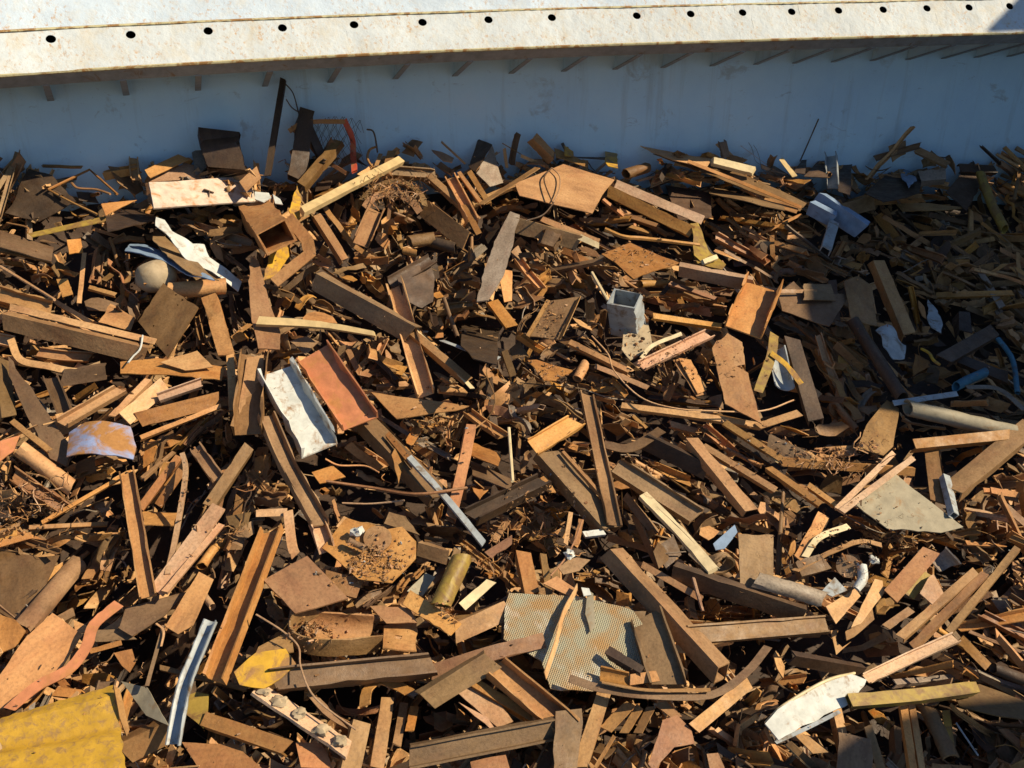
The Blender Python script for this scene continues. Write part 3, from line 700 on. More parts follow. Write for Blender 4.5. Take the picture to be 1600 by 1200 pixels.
B('U', [(620,450),(665,620)], 28, 'o', -8, .3, rnd_roll=False, label='long ochre channel standing behind the long sloping channel')
B('W', [(402,502),(500,508),(586,522)], 14, 'wd', 0, .42, taper=.55, label='pale splintered plank lying level left of centre', name='plank', cat='plank', lm='pale plank')
P([(473,497),(480,490),(492,488),(506,490),(520,496),(527,506),(473,503)], 'o', (0,0), .34)
P([(393,402),(404,408),(420,470),(438,520),(437,547),(403,545),(393,500),(388,440)], 'o', (0,12), .33, t=.015, label='tall ochre plate standing left of the pale plank', lm='tall ochre plate')
B('U', [(430,582),(500,705)], 60, 'w', 8, .36, h=24, rnd_roll=False, cut=.1, label='white-lined channel panel lying trough upward, left of centre', lm='white-lined panel')
B('U', [(490,553),(563,663)], 58, 'lr', -2, .4, h=16, rnd_roll=False, cut=.1, label='orange-red channel panel with white scratches, beside the white-lined panel', lm='orange-red panel')
P([(580,612),(650,624),(733,634),(712,642),(640,652),(620,655)], 'o', (-5,0), .34, warp=.015, label='pointed ochre plate lying flat right of the orange-red panel', lm='pointed ochre plate')
B('U', [(396,558),(388,680)], 44, 'b', 0, .3, h=26, rnd_roll=False)
P([(386,560),(412,556),(411,590),(404,678),(374,680),(372,640)], 'o', (0,10), .3)
B('L', [(363,555),(367,642)], 16, 'o', lift=.28)
B('U', [(414,652),(448,730),(500,822)], 28, 'b', 25, .34, h=14, label='long brown channel running down right of the white-lined panel', lm='long left channel')
B('U', [(494,818),(512,862)], 26, 'p', 0, .3)
B('C', [(570,650),(690,775)], 36, 'b', 30, .26)
B('L', [(604,680),(645,730)], 12, 'r', lift=.34)
B('W', [(640,716),(700,782),(756,850)], 10, 'gl', 0, .4, label='slim whitish square rail sloping down right in the centre', name='rail', cat='rail', lm='whitish rail')
B('R', [(510,752),(580,762),(650,772),(730,762)], 5, 'r', lift=.44, label='thin reddish rod bent across the whitish rail')
B('R', [(508,717),(530,727),(570,728),(592,738)], 3, 'o', lift=.4)
B('R', [(535,786),(580,787),(632,782)], 3, 'p', lift=.34)
B('B', [(735,668),(722,735),(704,812)], 17, 'r', 0, .32, label='reddish box bar standing upright just left of centre', lm='reddish upright bar')
P([(735,690),(784,712),(778,730),(735,712)], 'r', (-20,0), .3)
P([(735,720),(800,750),(798,768),(738,745)], 'b', (-30,0), .26)
P([(611,712),(620,694),(631,720),(622,757)], 'o', (0,20), .36, label='leaf-shaped ochre cut plate, points up and down, left of the whitish rail')
B('R', [(795,668),(801,752)], 5, 'cr', lift=.4, label='slim cream rod standing upright in the centre')
B('I', [(735,808),(850,752)], 26, 'd', 10, .34, label='dark beam rising to the right, open end lit, in the centre', lm='dark centre beam')
B('C', [(848,744),(864,770)], 10, 'o', lift=.3)
P([(503,858),(541,808),(562,816),(604,830),(628,826),(650,848),(650,872),(628,896),(612,912),(560,903),(530,878)], 'o', (-4,0), .36, warp=.03, label='dusty ochre sheet strewn with rubble and a round disc, lower middle', lm='dusty sheet')
P([(412,907),(480,869),(544,935),(461,959)], 'r', (-6,0), .42, t=.014, warp=.006, label='dark red-brown diamond-shaped plate left of the dusty sheet', lm='red-brown square plate')
B('C', [(508,906),(562,920)], 30, 'o', -10, .26)
B('O', [(722,872,.1),(688,946)], 32, 'yg', 0, .42, ref=(1,0,0), label='upright olive pipe with open rim, lower middle', lm='upright olive pipe')
B('F', [(636,934),(712,984)], 26, 'o', 0, .36, t=.015, label='ochre flat bar with bolt holes at the foot of the upright olive pipe')
P([(635,925),(665,895),(680,902),(660,932)], 'gy', (0,20), .3)
B('F', [(722,948),(768,908)], 15, 'cr', 10, .38, label='short pale plate rising right of the upright olive pipe')
B('C', [(712,990),(795,952)], 30, 'o', -15, .32, label='ochre channel left of the tread plate, rising to the right')
B('F', [(492,950),(462,968),(456,992),(478,1008),(530,1012),(594,1006)], 36, 'b', 90, .34, ref=(0,0,1), rnd_roll=False, seg=24, t=.012, label='curved drum rim piece bulging under the red-brown square plate', name='curved_rim', cat='drum piece', lm='drum rim')
B('G', [(478,978),(575,984)], 52, 'r', 15, .27, name='drum_shell', cat='drum', label='broken drum shell filled with swarf behind the curved drum rim')
P([(600,978),(651,974),(651,1018),(598,1013)], 'o', (-45,0), .34, face=.4, t=.012, holes=[(622,996,8,4),(606,1004,2,6),(636,988,1.6,6)], label='ochre end plate with a square hole, right of the drum rim', lm='square-holed plate')
P([(578,946),(640,952),(652,975),(604,974)], 'r', (0,0), .3, warp=.03)
B('I', [(425,1062),(678,1040)], 34, 'b', 0, .38, rnd_roll=False, label='long brown beam lying level below the square-holed plate', lm='long level beam')
P([(366,1050),(400,1020),(446,1014),(464,1040),(412,1076),(374,1070)], 'y', (0,5), .42, warp=.008, label='crooked bright yellow plate lower left of the long level beam', lm='crooked yellow plate')
P([(398,1024),(404,1010),(455,984),(459,1018)], 'b', (-20,0), .38)
bolted = B('F', [(400,1076),(470,1122),(545,1172)], 30, 'p', 25, .36, t=.025, dent=.2, label='pinkish bolted bar with broken lumps, sloping down right near the bottom', lm='pinkish bolted bar')
B('R', [(400,960),(440,985),(466,1010),(470,1042),(492,1090),(556,1140)], 3, 'p', lift=.5, label='long thin wire looping from the crooked yellow plate down to the right', name='wire', cat='wire')
B('F', [(570,1103),(574,1078),(592,1064),(618,1070),(640,1082)], 18, 'o', 25, .4, label='hooked ochre strip curling over a dark gap near the bottom', lm='hooked strip')
B('L', [(600,1095),(583,1200)], 28, 'o', 5, .3)
B('L', [(628,1100),(616,1165)], 18, 'o', 0, .26)
B('F', [(648,1104),(640,1142)], 14, 'o', 0, .28)
B('C', [(566,1128),(548,1205)], 30, 'b', 10, .34)
B('C', [(668,1096),(770,1032)], 34, 'b', -12, .42, label='broad brown channel back rising right, bottom middle', lm='broad brown channel')
B('F', [(676,1050),(765,1022),(850,1000)], 24, 'r', 0, .38, label='broad red-brown bar rising to the tread plate')
B('U', [(770,1045),(890,1140)], 40, 'o', 0, .34, h=20, label='ochre channel with ridges sloping down right under the tread plate')
B('L', [(738,1070),(830,1125)], 20, 'o', 0, .3)
B('I', [(640,1182),(866,1138)], 34, 'b', -25, .4, h=18, label='long brown channel lying nearly level along the bottom', lm='bottom channel')
P([(716,1084),(750,1064),(802,1128),(778,1138)], 'p', (0,0), .28)
P([(716,1098),(788,1136),(770,1142)], 'p', (0,15), .3)
P([(478,1085),(500,1092),(545,1140),(505,1115)], 'b', (0,0), .2)
P([(462,1160),(500,1160),(520,1200),(470,1200)], 'r', (0,0), .25)
P([(735,1190),(790,1180),(800,1215),(740,1215)], 'r', (0,0), .3)

def lump(o, x, y, r, l):
    c = at(x, y, l); rr = r*proj(c)[2]/F; inv = o.matrix_world.inverted(); vs, fs = [], []; m, n = 8, 12
    for i in range(m+1):
        for j in range(n):
            th, ph = math.pi*i/m, 2*math.pi*j/n; d = Vector((math.sin(th)*math.cos(ph), math.sin(th)*math.sin(ph), math.cos(th)))
            vs.append(inv@(c+Vector((d.x*1.3, d.y, d.z*.7))*rr*(1+.7*noise.noise(d*1.5+Vector((x, y, 0))))))
    for i in range(m):
        for j in range(n): fs.append((i*n+j, (i+1)*n+j, (i+1)*n+(j+1) % n, i*n+(j+1) % n))
    k = bpy.data.objects.new('concrete_lump', mesh('concrete_lump', vs, fs, M['st'])); C.objects.link(k); k.parent = o
for a in ((412, 1080, 8), (436, 1096, 10), (468, 1114, 9), (502, 1140, 10), (532, 1158, 9)): lump(bolted, *a, .4)
# ======== top right half
P([(804,288),(880,257),(960,281),(944,300),(925,334),(812,306)], 'o', (0,0), .52, off=.6, warp=.006, t=.012, label='large smooth ochre plate with a wire loop on it, top middle of the heap', lm='large ochre plate')
B('R', [(862,262),(850,280),(862,314),(864,318),(848,336),(822,345)], 2.5, 'd', lift=.58, off=.7, name='wire', cat='wire', label='thin dark wire looping over the large ochre plate')
B('R', [(862,262),(874,275),(874,295),(864,318)], 2, 'p', lift=.58, off=.7, name='wire', cat='wire', label='second thin pale wire loop over the large ochre plate')
B('L', [(832,216),(864,248)], 20, 'o', 20, .4, off=.35, label='ochre angle offcut sticking up behind the large ochre plate')
P([(866,232),(915,252),(914,260),(868,246)], 'o', (0,0), .42, off=.45)
P([(881,228),(895,238),(896,246),(882,244)], 'y', (0,20), .42, off=.4)
P([(946,233),(964,240),(966,263),(950,260),(945,252)], 'y', (-50,10), .42, face=.3, off=.35, label='small sunlit square plate standing on edge before the wall, top middle', lm='small square plate')
B('F', [(900,246),(950,248)], 10, 'd', 40, .36, off=.35)
B('O', [(978,272),(1010,262)], 17, 'b', lift=.42, off=.45, label='brown pipe end facing the camera at the top middle of the heap')
B('F', [(962,288),(1098,344)], 16, 'p', 8, .48, off=.65, label='pinkish flat bar sloping down right from the large ochre plate')
B('C', [(950,298),(1082,362)], 18, 'o', -8, .46, off=.7, h=8, label='ochre channel lying just under the pinkish flat bar')
P([(1000,228),(1060,240),(1112,249),(1104,262),(1050,251),(1018,238)], 'o', (-25,0), .5, off=.4, warp=.01)
P([(1020,240),(1112,250),(1260,318),(1250,330),(1150,290)], 'b', (0,0), .48, off=.75, warp=.02, label='long thin sheet running down right from the top of the heap', lm='long thin sheet')
B('F', [(1075,252),(1160,286),(1252,324)], 8, 'o', 20, .55, off=.75)
B('W', [(1113,252),(1178,268)], 13, 'cr', 0, .55, off=.6, label='short pale block lying on the long thin sheet')
B('C', [(1130,222),(1136,246)], 12, 'g', 15, .45, off=.4)
P([(1136,240),(1168,250),(1150,262),(1134,256)], 'o', (0,0), .5, off=.5)
B('F', [(1220,248),(1242,276)], 9, 'wd', 20, .5, off=.55)
P([(1108,290),(1225,322),(1226,330),(1108,302)], 'b', (-40,0), .44, off=.8)
P([(1250,322),(1244,334),(1190,318),(1196,308)], 'o', (-30,0), .46, off=.85)
P([(1040,290),(1110,300),(1112,340),(1060,345)], 'd', (-30,0), .3, off=.5)
P([(1078,350),(1091,347),(1100,378),(1116,408),(1098,412),(1084,400),(1083,372)], 'yg', (0,12), .44, off=.8, warp=.03, label='bent olive yellow plate standing at the end of the pinkish flat bar', lm='bent olive plate')
P([(1082,392),(1102,388),(1134,414),(1128,422),(1090,412)], 'yg', (-10,0), .4)
B('W', [(1098,410),(1120,402)], 8, 'cr', lift=.46)
B('C', [(806,352),(905,380)], 24, 'b', -15, .36, h=12, label='brown channel below the large ochre plate, sloping down right')
B('B', [(846,370),(872,380)], 24, 'b', 0, .4)
B('F', [(846,342),(936,378)], 10, 'o', 0, .38)
B('F', [(905,370),(936,384)], 10, 'cr', 0, .42)
B('R', [(945,358),(975,370),(1010,373),(1093,383)], 7, 'o', lift=.44, label='bent ochre rod lying level above the dusty pointed sheet')
P([(940,396),(985,379),(1062,411),(1040,418),(990,436),(962,412)], 'o', (-5,0), .42, warp=.02, label='dusty pointed sheet hanging forward, right of the grey blade bar', lm='dusty pointed sheet')
B('C', [(1060,424),(1172,446)], 22, 'p', -30, .36, h=10, label='pinkish brown channel running right from the dusty pointed sheet')
B('R', [(925,426),(950,470)], 5, 'cr', lift=.42)
B('B', [(976,466,.3),(982,516,-.2)], 35, 'gl', 42, .36, h=46, cut=.05, rnd_roll=False, ref=(.3,-1,.1), dent=.02, label='bluish white box tube standing open end up, right of centre', lm='bluish box tube')
P([(824,526),(858,470),(906,465),(876,530)], 'b', (0,-6), .34, warp=.02)
B('L', [(826,526),(858,470)], 8, 'o', lift=.4)
B('F', [(876,528),(904,466)], 12, 'o', 55, .42, label='ochre lit flange of the dusty trough plate')
B('U', [(1192,450),(1160,520)], 58, 'o', -10, .4, h=24, cut=.1, label='wide ochre channel, trough up, standing at the shade line', lm='wide ochre channel')
B('L', [(1020,496),(1127,512)], 12, 'o', 0, .36)
P([(1112,546),(1118,535),(1136,522),(1142,530),(1146,572),(1168,584),(1190,664),(1134,630),(1122,588)], 'o', (0,6), .42, warp=.02, rag=.012, label='tall torn ochre plate with jagged edge, right of centre', lm='torn ochre plate')
P([(1136,520),(1160,535),(1163,570),(1146,574)], 'o', (0,15), .4, rag=.012)
B('U', [(1000,574),(1106,524)], 18, 'p', 5, .4, h=7, label='pale pinkish channel rising right, left of the torn ochre plate', lm='pale pinkish channel')
B('W', [(1002,560),(1020,540),(1064,522)], 6, 'cr', lift=.4)
P([(975,512),(1012,508),(1020,540),(985,562),(972,545)], 'st', (0,0), .28, warp=.02, holes=[(990,525,4,8),(1004,530,4,8),(984,520,3,8)])
P([(1060,560),(1080,562),(1104,610),(1090,616)], 'o', (0,10), .32)
P([(1052,562),(1066,560),(1104,616),(1088,620)], 'o', (0,5), .3)
B('L', [(888,536),(982,582)], 12, 'o', 0, .32)
B('F', [(930,572),(975,590),(1012,606)], 9, 'o', 10, .34)
B('O', [(914,570),(902,592)], 16, 'o', lift=.34, label='short ochre pipe stub above the upright post')
P([(824,564),(838,564),(896,578),(868,594),(850,594)], 'o', (-8,0), .3, warp=.02)
B('R', [(925,525),(950,553),(960,580),(1000,620),(1050,637),(1110,642),(1190,642),(1240,625)], 2.6, 'p', lift=.5, seg=40, name='wire', cat='wire', label='long pale wire sweeping in an arc right of centre to the shade line')
B('L', [(970,636),(1090,652),(1190,668)], 13, 'o', 0, .36, label='long ochre angle iron lying level below the torn ochre plate')
B('F', [(1184,666),(1250,645)], 13, 'o', 5, .4)
B('U', [(916,618),(960,822)], 22, 'b', 5, .42, h=8, rnd_roll=False, label='brown channel post standing upright right of centre', lm='upright brown post')
B('U', [(832,700),(900,660)], 30, 'o', 10, .42, h=8, label='short ochre channel rising right, beside the upright brown post', lm='short centre channel')
B('F', [(942,694),(985,700),(1034,672)], 18, 'b', 20, .34)
B('C', [(856,706),(958,824)], 36, 'b', 25, .38, h=20, rnd_roll=False, label='long brown channel with lit upper edge, crossing the upright brown post', lm='crossing channel')
B('L', [(878,706),(966,804)], 8, 'o', 20, .42)
B('I', [(962,728),(1088,808)], 32, 'b', 5, .34, h=16, rnd_roll=False, label='brown beam sloping down right, left end by the upright brown post', lm='right sloping beam')
B('C', [(1005,690),(1104,738)], 26, 'd', -20, .3, h=14)
B('L', [(1076,688),(1168,800)], 26, 'o', 8, .38, label='ochre angle iron sloping steeply down right under the long level angle')
B('L', [(1096,698),(1210,768)], 14, 'o', 0, .32)
B('L', [(1130,662),(1222,722)], 14, 'o', 0, .36)
B('C', [(1140,672),(1230,735)], 18, 'd', 0, .28)
B('W', [(1004,774),(1060,830),(1114,892)], 17, 'cr', 15, .42, h=8, label='long cream-edged board sloping down right in the lower middle', name='board', cat='board', lm='cream-edged board')
B('F', [(1015,780),(1068,830),(1122,888)], 8, 'gy', 50, .43)
B('B', [(955,864),(1128,1052)], 34, 'b', 42, .4, h=26, rnd_roll=False, label='heavy box beam sloping down right toward the curved bottom bar', lm='heavy box beam')
B('L', [(1005,880),(1098,934)], 14, 'r', 0, .3)
B('R', [(1078,884),(1092,935),(1098,955)], 6, 'p', lift=.36)
B('C', [(1050,896),(1255,965)], 30, 'd', -25, .36, h=14, rnd_roll=False, label='long dark channel sloping gently right below the upright brown plate', lm='long dark channel')
B('O', [(1122,878),(1128,884)], 42, 'b', lift=.38, ref=(0,0,1), label='short wide ring of pipe at the foot of the cream-edged board')
P([(1114,850),(1148,820),(1152,832),(1132,858),(1118,860)], 'ub', (0,0), .34, label='blue-grey shard right of the cream-edged board')
P([(1154,834),(1208,836),(1207,926),(1156,914)], 'b', (0,6), .36, t=.012, label='upright brown rectangular plate in the lower right middle', lm='upright brown plate')
P([(787,1000),(788,960),(796,927),(870,930),(905,932),(955,944),(990,955),(1010,985),(1012,1065),(925,1081),(860,1076),(846,1032),(806,1010)], 'tr', (2,-4), .4, warp=.012, t=.012, label='large greenish tread plate with rust stains, bottom middle', name='tread_plate', cat='tread plate', lm='tread plate')
B('F', [(902,918),(880,960),(870,1000),(852,1056)], 12, 'p', 65, .47, label='rusty strip standing on edge across the tread plate, casting a shadow')
P([(918,925),(926,930),(930,980),(922,988),(914,960)], 'gy', (0,0), .47, warp=.05)
P([(908,918),(920,920),(924,930),(912,932)], 'w', (0,0), .5)
B('I', [(1008,962),(1044,1070)], 56, 'b', 0, .46, h=24, rnd_roll=False, label='short beam standing on the right edge of the tread plate', lm='tread plate beam')
B('L', [(948,1020),(1002,1052)], 20, 'd', 10, .5, label='dark drilled angle bracket lying on the tread plate')
B('F', [(890,1060),(940,1076),(1010,1086),(1110,1086),(1165,1052),(1200,1010)], 13, 'b', 10, .5, seg=24, label='long curved flat bar bowing along below the tread plate', lm='curved bottom bar')
B('F', [(940,1066),(1010,1078),(1110,1078)], 10, 'o', 50, .53)
B('G', [(938,1052),(985,1062)], 24, 'o', 0, .48)
B('C', [(985,1062),(1028,1056)], 16, 'o', -10, .48)
B('I', [(1078,992),(1292,976)], 28, 'b', 0, .42, h=12, rnd_roll=False, label='long brown beam lying level right of the heavy box beam', lm='right level beam')
B('L', [(1088,1142),(1172,1072)], 26, 'o', -5, .42, label='ochre angle iron rising right below the curved bottom bar')
B('L', [(912,1200),(950,1082)], 30, 'o', 0, .36, label='ochre angle iron standing steeply below the curved bottom bar')
B('F', [(946,1140),(985,1100)], 20, 'o', 20, .34)
B('F', [(975,1146),(1000,1104)], 14, 'o', 30, .34)
B('F', [(996,1146),(1018,1104)], 14, 'o', 20, .34)
B('F', [(930,1200),(960,1150)], 6, 'o', 20, .38)
P([(868,1112),(908,1108),(910,1130),(900,1210),(864,1210)], 'b', (0,8), .44, t=.012, label='smooth brown plate standing upright at the bottom edge, middle', lm='bottom brown plate')
P([(1012,1195),(1032,1130),(1058,1118),(1078,1142),(1082,1166),(1050,1172),(1022,1206)], 'r', (0,5), .4, bend=.05, warp=.02, label='rounded red-rusty shell at the bottom, right of the bottom brown plate', lm='red-rusty shell')
P([(1020,1100),(1040,1096),(1066,1120),(1050,1122)], 'o', (0,0), .36)
P([(1104,1178),(1122,1176),(1138,1215),(1112,1215)], 'o', (0,0), .36)
P([(1194,1132),(1214,1110),(1245,1088),(1292,1066),(1330,1054),(1354,1062),(1330,1098),(1300,1112),(1215,1158)], 'w', (0,5), .46, warp=.02, t=.012, label='torn white sheet gleaming near the bottom right', name='white_sheet', cat='sheet', lm='torn white sheet')
B('R', [(1196,1130),(1225,1102),(1290,1064),(1335,1052)], 5, 'cr', lift=.5)
B('F', [(1212,1160),(1260,1138),(1312,1112)], 6, 'gl', 10, .5)
B('U', [(1352,1062),(1420,1030),(1492,998)], 18, 'p', 5, .5, h=8, label='pinkish channel rising right from the torn white sheet', lm='pinkish rising channel')
B('B', [(1326,1096),(1430,1088),(1522,1076)], 20, 'yg', 10, .5, h=14, label='worn yellow-orange box bar lying level right of the torn white sheet', lm='yellow-orange bar')
P([(1486,1078),(1530,1070),(1604,1098),(1640,1130),(1560,1120),(1500,1104)], 'b', (-15,0), .44, warp=.01, label='broad brown plate at the right end of the yellow-orange bar', lm='right brown plate')
P([(1333,785),(1352,770),(1400,742),(1450,782),(1505,824),(1470,833),(1386,826),(1350,800)], 'gy', (4,0), .42, warp=.008, t=.012, label='smooth pale grey kite-shaped plate at right', lm='pale grey plate')
B('W', [(1308,796),(1396,708)], 9, 'p', lift=.48, label='upper of two pale bars lying on the left corner of the pale grey plate')
B('W', [(1314,800),(1426,716)], 10, 'p', lift=.5, label='lower of two pale bars lying on the left corner of the pale grey plate')
B('B', [(1476,745),(1490,806)], 14, 'gl', 30, .42, label='short white-edged square tube standing right of the pale grey plate')
B('L', [(1428,699),(1575,684)], 22, 'o', 0, .44, label='sunlit ochre angle iron lying level at the right edge of the heap', lm='right sunlit angle')
B('C', [(1488,764),(1610,664)], 30, 'b', 15, .44, h=16, label='dark heavy channel rising to the right edge across the sunlit angle', lm='right heavy channel')
B('F', [(1455,702),(1466,785)], 22, 'b', 5, .36, label='brown flat bar standing behind the pale grey plate')
B('O', [(1418,637),(1590,678)], 26, 'gy', 0, .36, label='long grey pipe lying in the shade at the right', lm='shaded grey pipe')
B('F', [(1396,630),(1496,615)], 10, 'gl', 20, .36, label='slim grey strip above the shaded grey pipe')
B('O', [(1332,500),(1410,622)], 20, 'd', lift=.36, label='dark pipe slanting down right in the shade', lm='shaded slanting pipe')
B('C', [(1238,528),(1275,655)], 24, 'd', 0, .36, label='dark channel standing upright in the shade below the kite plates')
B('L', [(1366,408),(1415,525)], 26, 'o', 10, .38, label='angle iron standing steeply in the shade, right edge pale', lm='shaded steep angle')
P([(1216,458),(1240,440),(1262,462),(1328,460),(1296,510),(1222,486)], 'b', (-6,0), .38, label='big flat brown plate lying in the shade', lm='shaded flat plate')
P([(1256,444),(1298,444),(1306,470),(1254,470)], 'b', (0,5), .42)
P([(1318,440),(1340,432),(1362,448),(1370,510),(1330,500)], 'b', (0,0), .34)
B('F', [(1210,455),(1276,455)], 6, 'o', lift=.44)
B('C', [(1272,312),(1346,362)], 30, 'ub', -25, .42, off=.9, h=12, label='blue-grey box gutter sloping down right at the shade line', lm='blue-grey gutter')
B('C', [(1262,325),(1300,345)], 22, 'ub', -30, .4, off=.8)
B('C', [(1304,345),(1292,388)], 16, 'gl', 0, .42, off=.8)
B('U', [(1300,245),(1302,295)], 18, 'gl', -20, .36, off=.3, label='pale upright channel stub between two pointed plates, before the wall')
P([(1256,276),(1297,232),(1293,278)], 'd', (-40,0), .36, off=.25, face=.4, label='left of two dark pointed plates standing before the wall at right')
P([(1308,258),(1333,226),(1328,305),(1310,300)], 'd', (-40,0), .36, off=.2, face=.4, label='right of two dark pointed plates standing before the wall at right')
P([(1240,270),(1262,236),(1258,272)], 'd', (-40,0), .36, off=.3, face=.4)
B('R', [(1279,186),(1262,225),(1250,252)], 2.2, 'd', lift=.4, off=.1, label='single thin rod leaning on the wall at right')
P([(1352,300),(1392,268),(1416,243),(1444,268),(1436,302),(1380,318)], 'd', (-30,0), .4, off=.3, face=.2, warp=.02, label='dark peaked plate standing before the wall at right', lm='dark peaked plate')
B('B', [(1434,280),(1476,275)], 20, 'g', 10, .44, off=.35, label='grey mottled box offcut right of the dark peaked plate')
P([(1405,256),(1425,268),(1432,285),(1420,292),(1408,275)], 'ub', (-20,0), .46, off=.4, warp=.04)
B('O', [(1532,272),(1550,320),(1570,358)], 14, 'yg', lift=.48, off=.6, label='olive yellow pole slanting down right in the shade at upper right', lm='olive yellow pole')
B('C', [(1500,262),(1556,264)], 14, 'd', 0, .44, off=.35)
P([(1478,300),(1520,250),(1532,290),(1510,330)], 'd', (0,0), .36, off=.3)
B('C', [(1314,330),(1366,316)], 22, 'b', -15, .38, off=.6)
P([(1400,318),(1450,318),(1516,325),(1460,330),(1410,330)], 'b', (0,0), .38, off=.7)
B('O', [(1560,530),(1582,562),(1590,614)], 8, 'bl', lift=.44, name='hose', cat='hose', label='curved blue hose in the shade at the right edge', lm='blue hose')
B('O', [(1494,604),(1512,594),(1540,582)], 15, 'bl', lift=.38, name='bottle', cat='bottle', label='light blue plastic bottle lying in the shade left of the blue hose')
P([(1450,468),(1462,482),(1473,508),(1470,521),(1456,512),(1449,500)], 'gl', (-10,0), .4, label='pale blue-grey glass-like shard in the shade at right')
B('R', [(1440,545),(1452,552),(1458,562),(1468,570)], 5, 'y', lift=.42, name='chain_scrap', cat='chain', label='small yellow broken chain piece in the shade')
B('F', [(1210,522),(1204,560),(1184,612)], 15, 'yg', 15, .42, label='gold painted strip bowing down at the shade line', lm='gold strip')
B('G', [(1212,540),(1226,600)], 30, 'gl', 0, .38, label='shiny grey trough right of the gold strip')
B('F', [(1205,552),(1228,570),(1252,600)], 10, 'y', 20, .45)
B('L', [(1252,882),(1290,808)], 26, 'o', 5, .38, label='ochre angle iron standing right of the upright brown plate')
B('F', [(1258,870),(1280,840),(1326,822)], 10, 'cr', 10, .42, label='pale bent strip curving up right of the short ochre angle')
B('F', [(1242,892),(1300,862),(1345,846),(1378,852)], 10, 'o', 30, .4)
B('W', [(1245,892),(1288,878)], 26, 'b', 0, .36)
B('H', [(1180,906),(1230,920),(1288,938)], 28, 'g', 0, .42, label='pale grey mottled half pipe right of the upright brown plate', lm='mottled half pipe')
P([(1284,924),(1304,902),(1324,922),(1300,932)], 'gl', (0,0), .42)
B('O', [(1345,882),(1348,904),(1338,920)], 18, 'w', lift=.42, taper=.75, name='bottle', cat='bottle', label='small white bottle upright in the rubble at lower right', lm='white bottle')
P([(1290,948),(1336,920),(1344,932),(1306,975)], 'o', (0,10), .38)
P([(1330,980),(1366,905),(1378,908),(1380,928),(1345,975)], 'o', (0,10), .36)
P([(1320,988),(1362,942),(1366,968),(1334,996),(1322,1002)], 'o', (0,0), .42)
P([(1298,985),(1306,1024),(1330,1002),(1316,1012),(1306,1002),(1308,984)], 'o', (0,0), .38)
B('F', [(1392,932),(1456,860)], 26, 'r', 10, .38, label='broad rust-orange flat bar rising right at lower right', lm='rust-orange flat bar')
B('F', [(1420,932),(1450,896)], 16, 'yg', 0, .36)
B('G', [(1462,862),(1484,886)], 34, 'g', -20, .36)
P([(1436,928),(1446,908),(1458,898),(1472,928),(1456,945)], 'p', (0,12), .42, bend=.02, label='pinkish leaf-shaped curved plate left of the long parallel bars')
B('L', [(1410,998),(1526,896)], 18, 'o', 0, .42, label='upper of two long parallel ochre bars rising right at lower right', lm='long parallel bars')
B('L', [(1426,1014),(1542,898)], 16, 'o', 20, .42, label='lower of two long parallel ochre bars rising right at lower right')
B('L', [(1484,990),(1592,858)], 14, 'b', 0, .42, label='long thin brown angle iron rising to the right edge')
B('F', [(1384,980),(1424,952)], 12, 'o', 0, .36)
B('F', [(1500,998),(1544,1042)], 15, 'o', 0, .46)
B('O', [(1552,1044),(1600,1062)], 18, 'd', lift=.36, label='dark pipe end facing left at the lower right edge')
B('C', [(1238,1032),(1348,1052)], 20, 'd', -30, .34)
P([(1238,1146),(1262,1150),(1294,1176),(1270,1178)], 'o', (0,0), .38, label='small ochre leaf-shaped plate below the torn white sheet')
P([(1310,1144),(1360,1156),(1362,1215),(1308,1215)], 'b', (0,0), .4, label='brown square-cut plate at the bottom edge half in shade', lm='bottom square plate')
B('F', [(1356,1134),(1378,1205)], 14, 'b', 0, .42)
B('L', [(1408,1100),(1424,1205)], 16, 'o', 0, .36)
B('L', [(1422,1102),(1438,1205)], 14, 'o', 0, .34)
B('H', [(1450,1110),(1486,1186)], 26, 'b', 0, .36)
B('F', [(1478,1110),(1486,1170)], 12, 'yg', 0, .32)
B('R', [(1494,1130),(1528,1180)], 3, 'gl', lift=.4)
B('C', [(1200,688),(1262,722)], 26, 'b', 0, .36)
B('C', [(1222,722),(1430,738)], 13, 'o', -20, .36, label='long thin channel lying level left of the sunlit angle')
B('L', [(1198,732),(1280,790)], 14, 'o', 0, .38)
B('L', [(1262,760),(1304,790)], 12, 'o', 0, .36)
P([(1240,684),(1330,680),(1340,712),(1262,716)], 'o', (-4,0), .3, holes=[(1272,707,9,12),(1292,706,8,12),(1278,717,7,12)], warp=.01, label='ochre plate with big round cut-outs below the shade line', lm='round-holed plate')
P([(1340,700),(1352,668),(1386,624),(1404,640),(1394,700),(1380,712)], 'b', (-10,0), .36, bend=.04, label='curved brown sheet standing at the shade line, left of the shaded grey pipe')
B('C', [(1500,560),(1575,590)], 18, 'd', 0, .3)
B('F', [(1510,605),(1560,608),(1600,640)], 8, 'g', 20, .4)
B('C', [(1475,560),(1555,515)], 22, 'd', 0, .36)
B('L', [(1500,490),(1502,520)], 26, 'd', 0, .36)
B('L', [(1296,440),(1302,500)], 18, 'd', 0, .26)
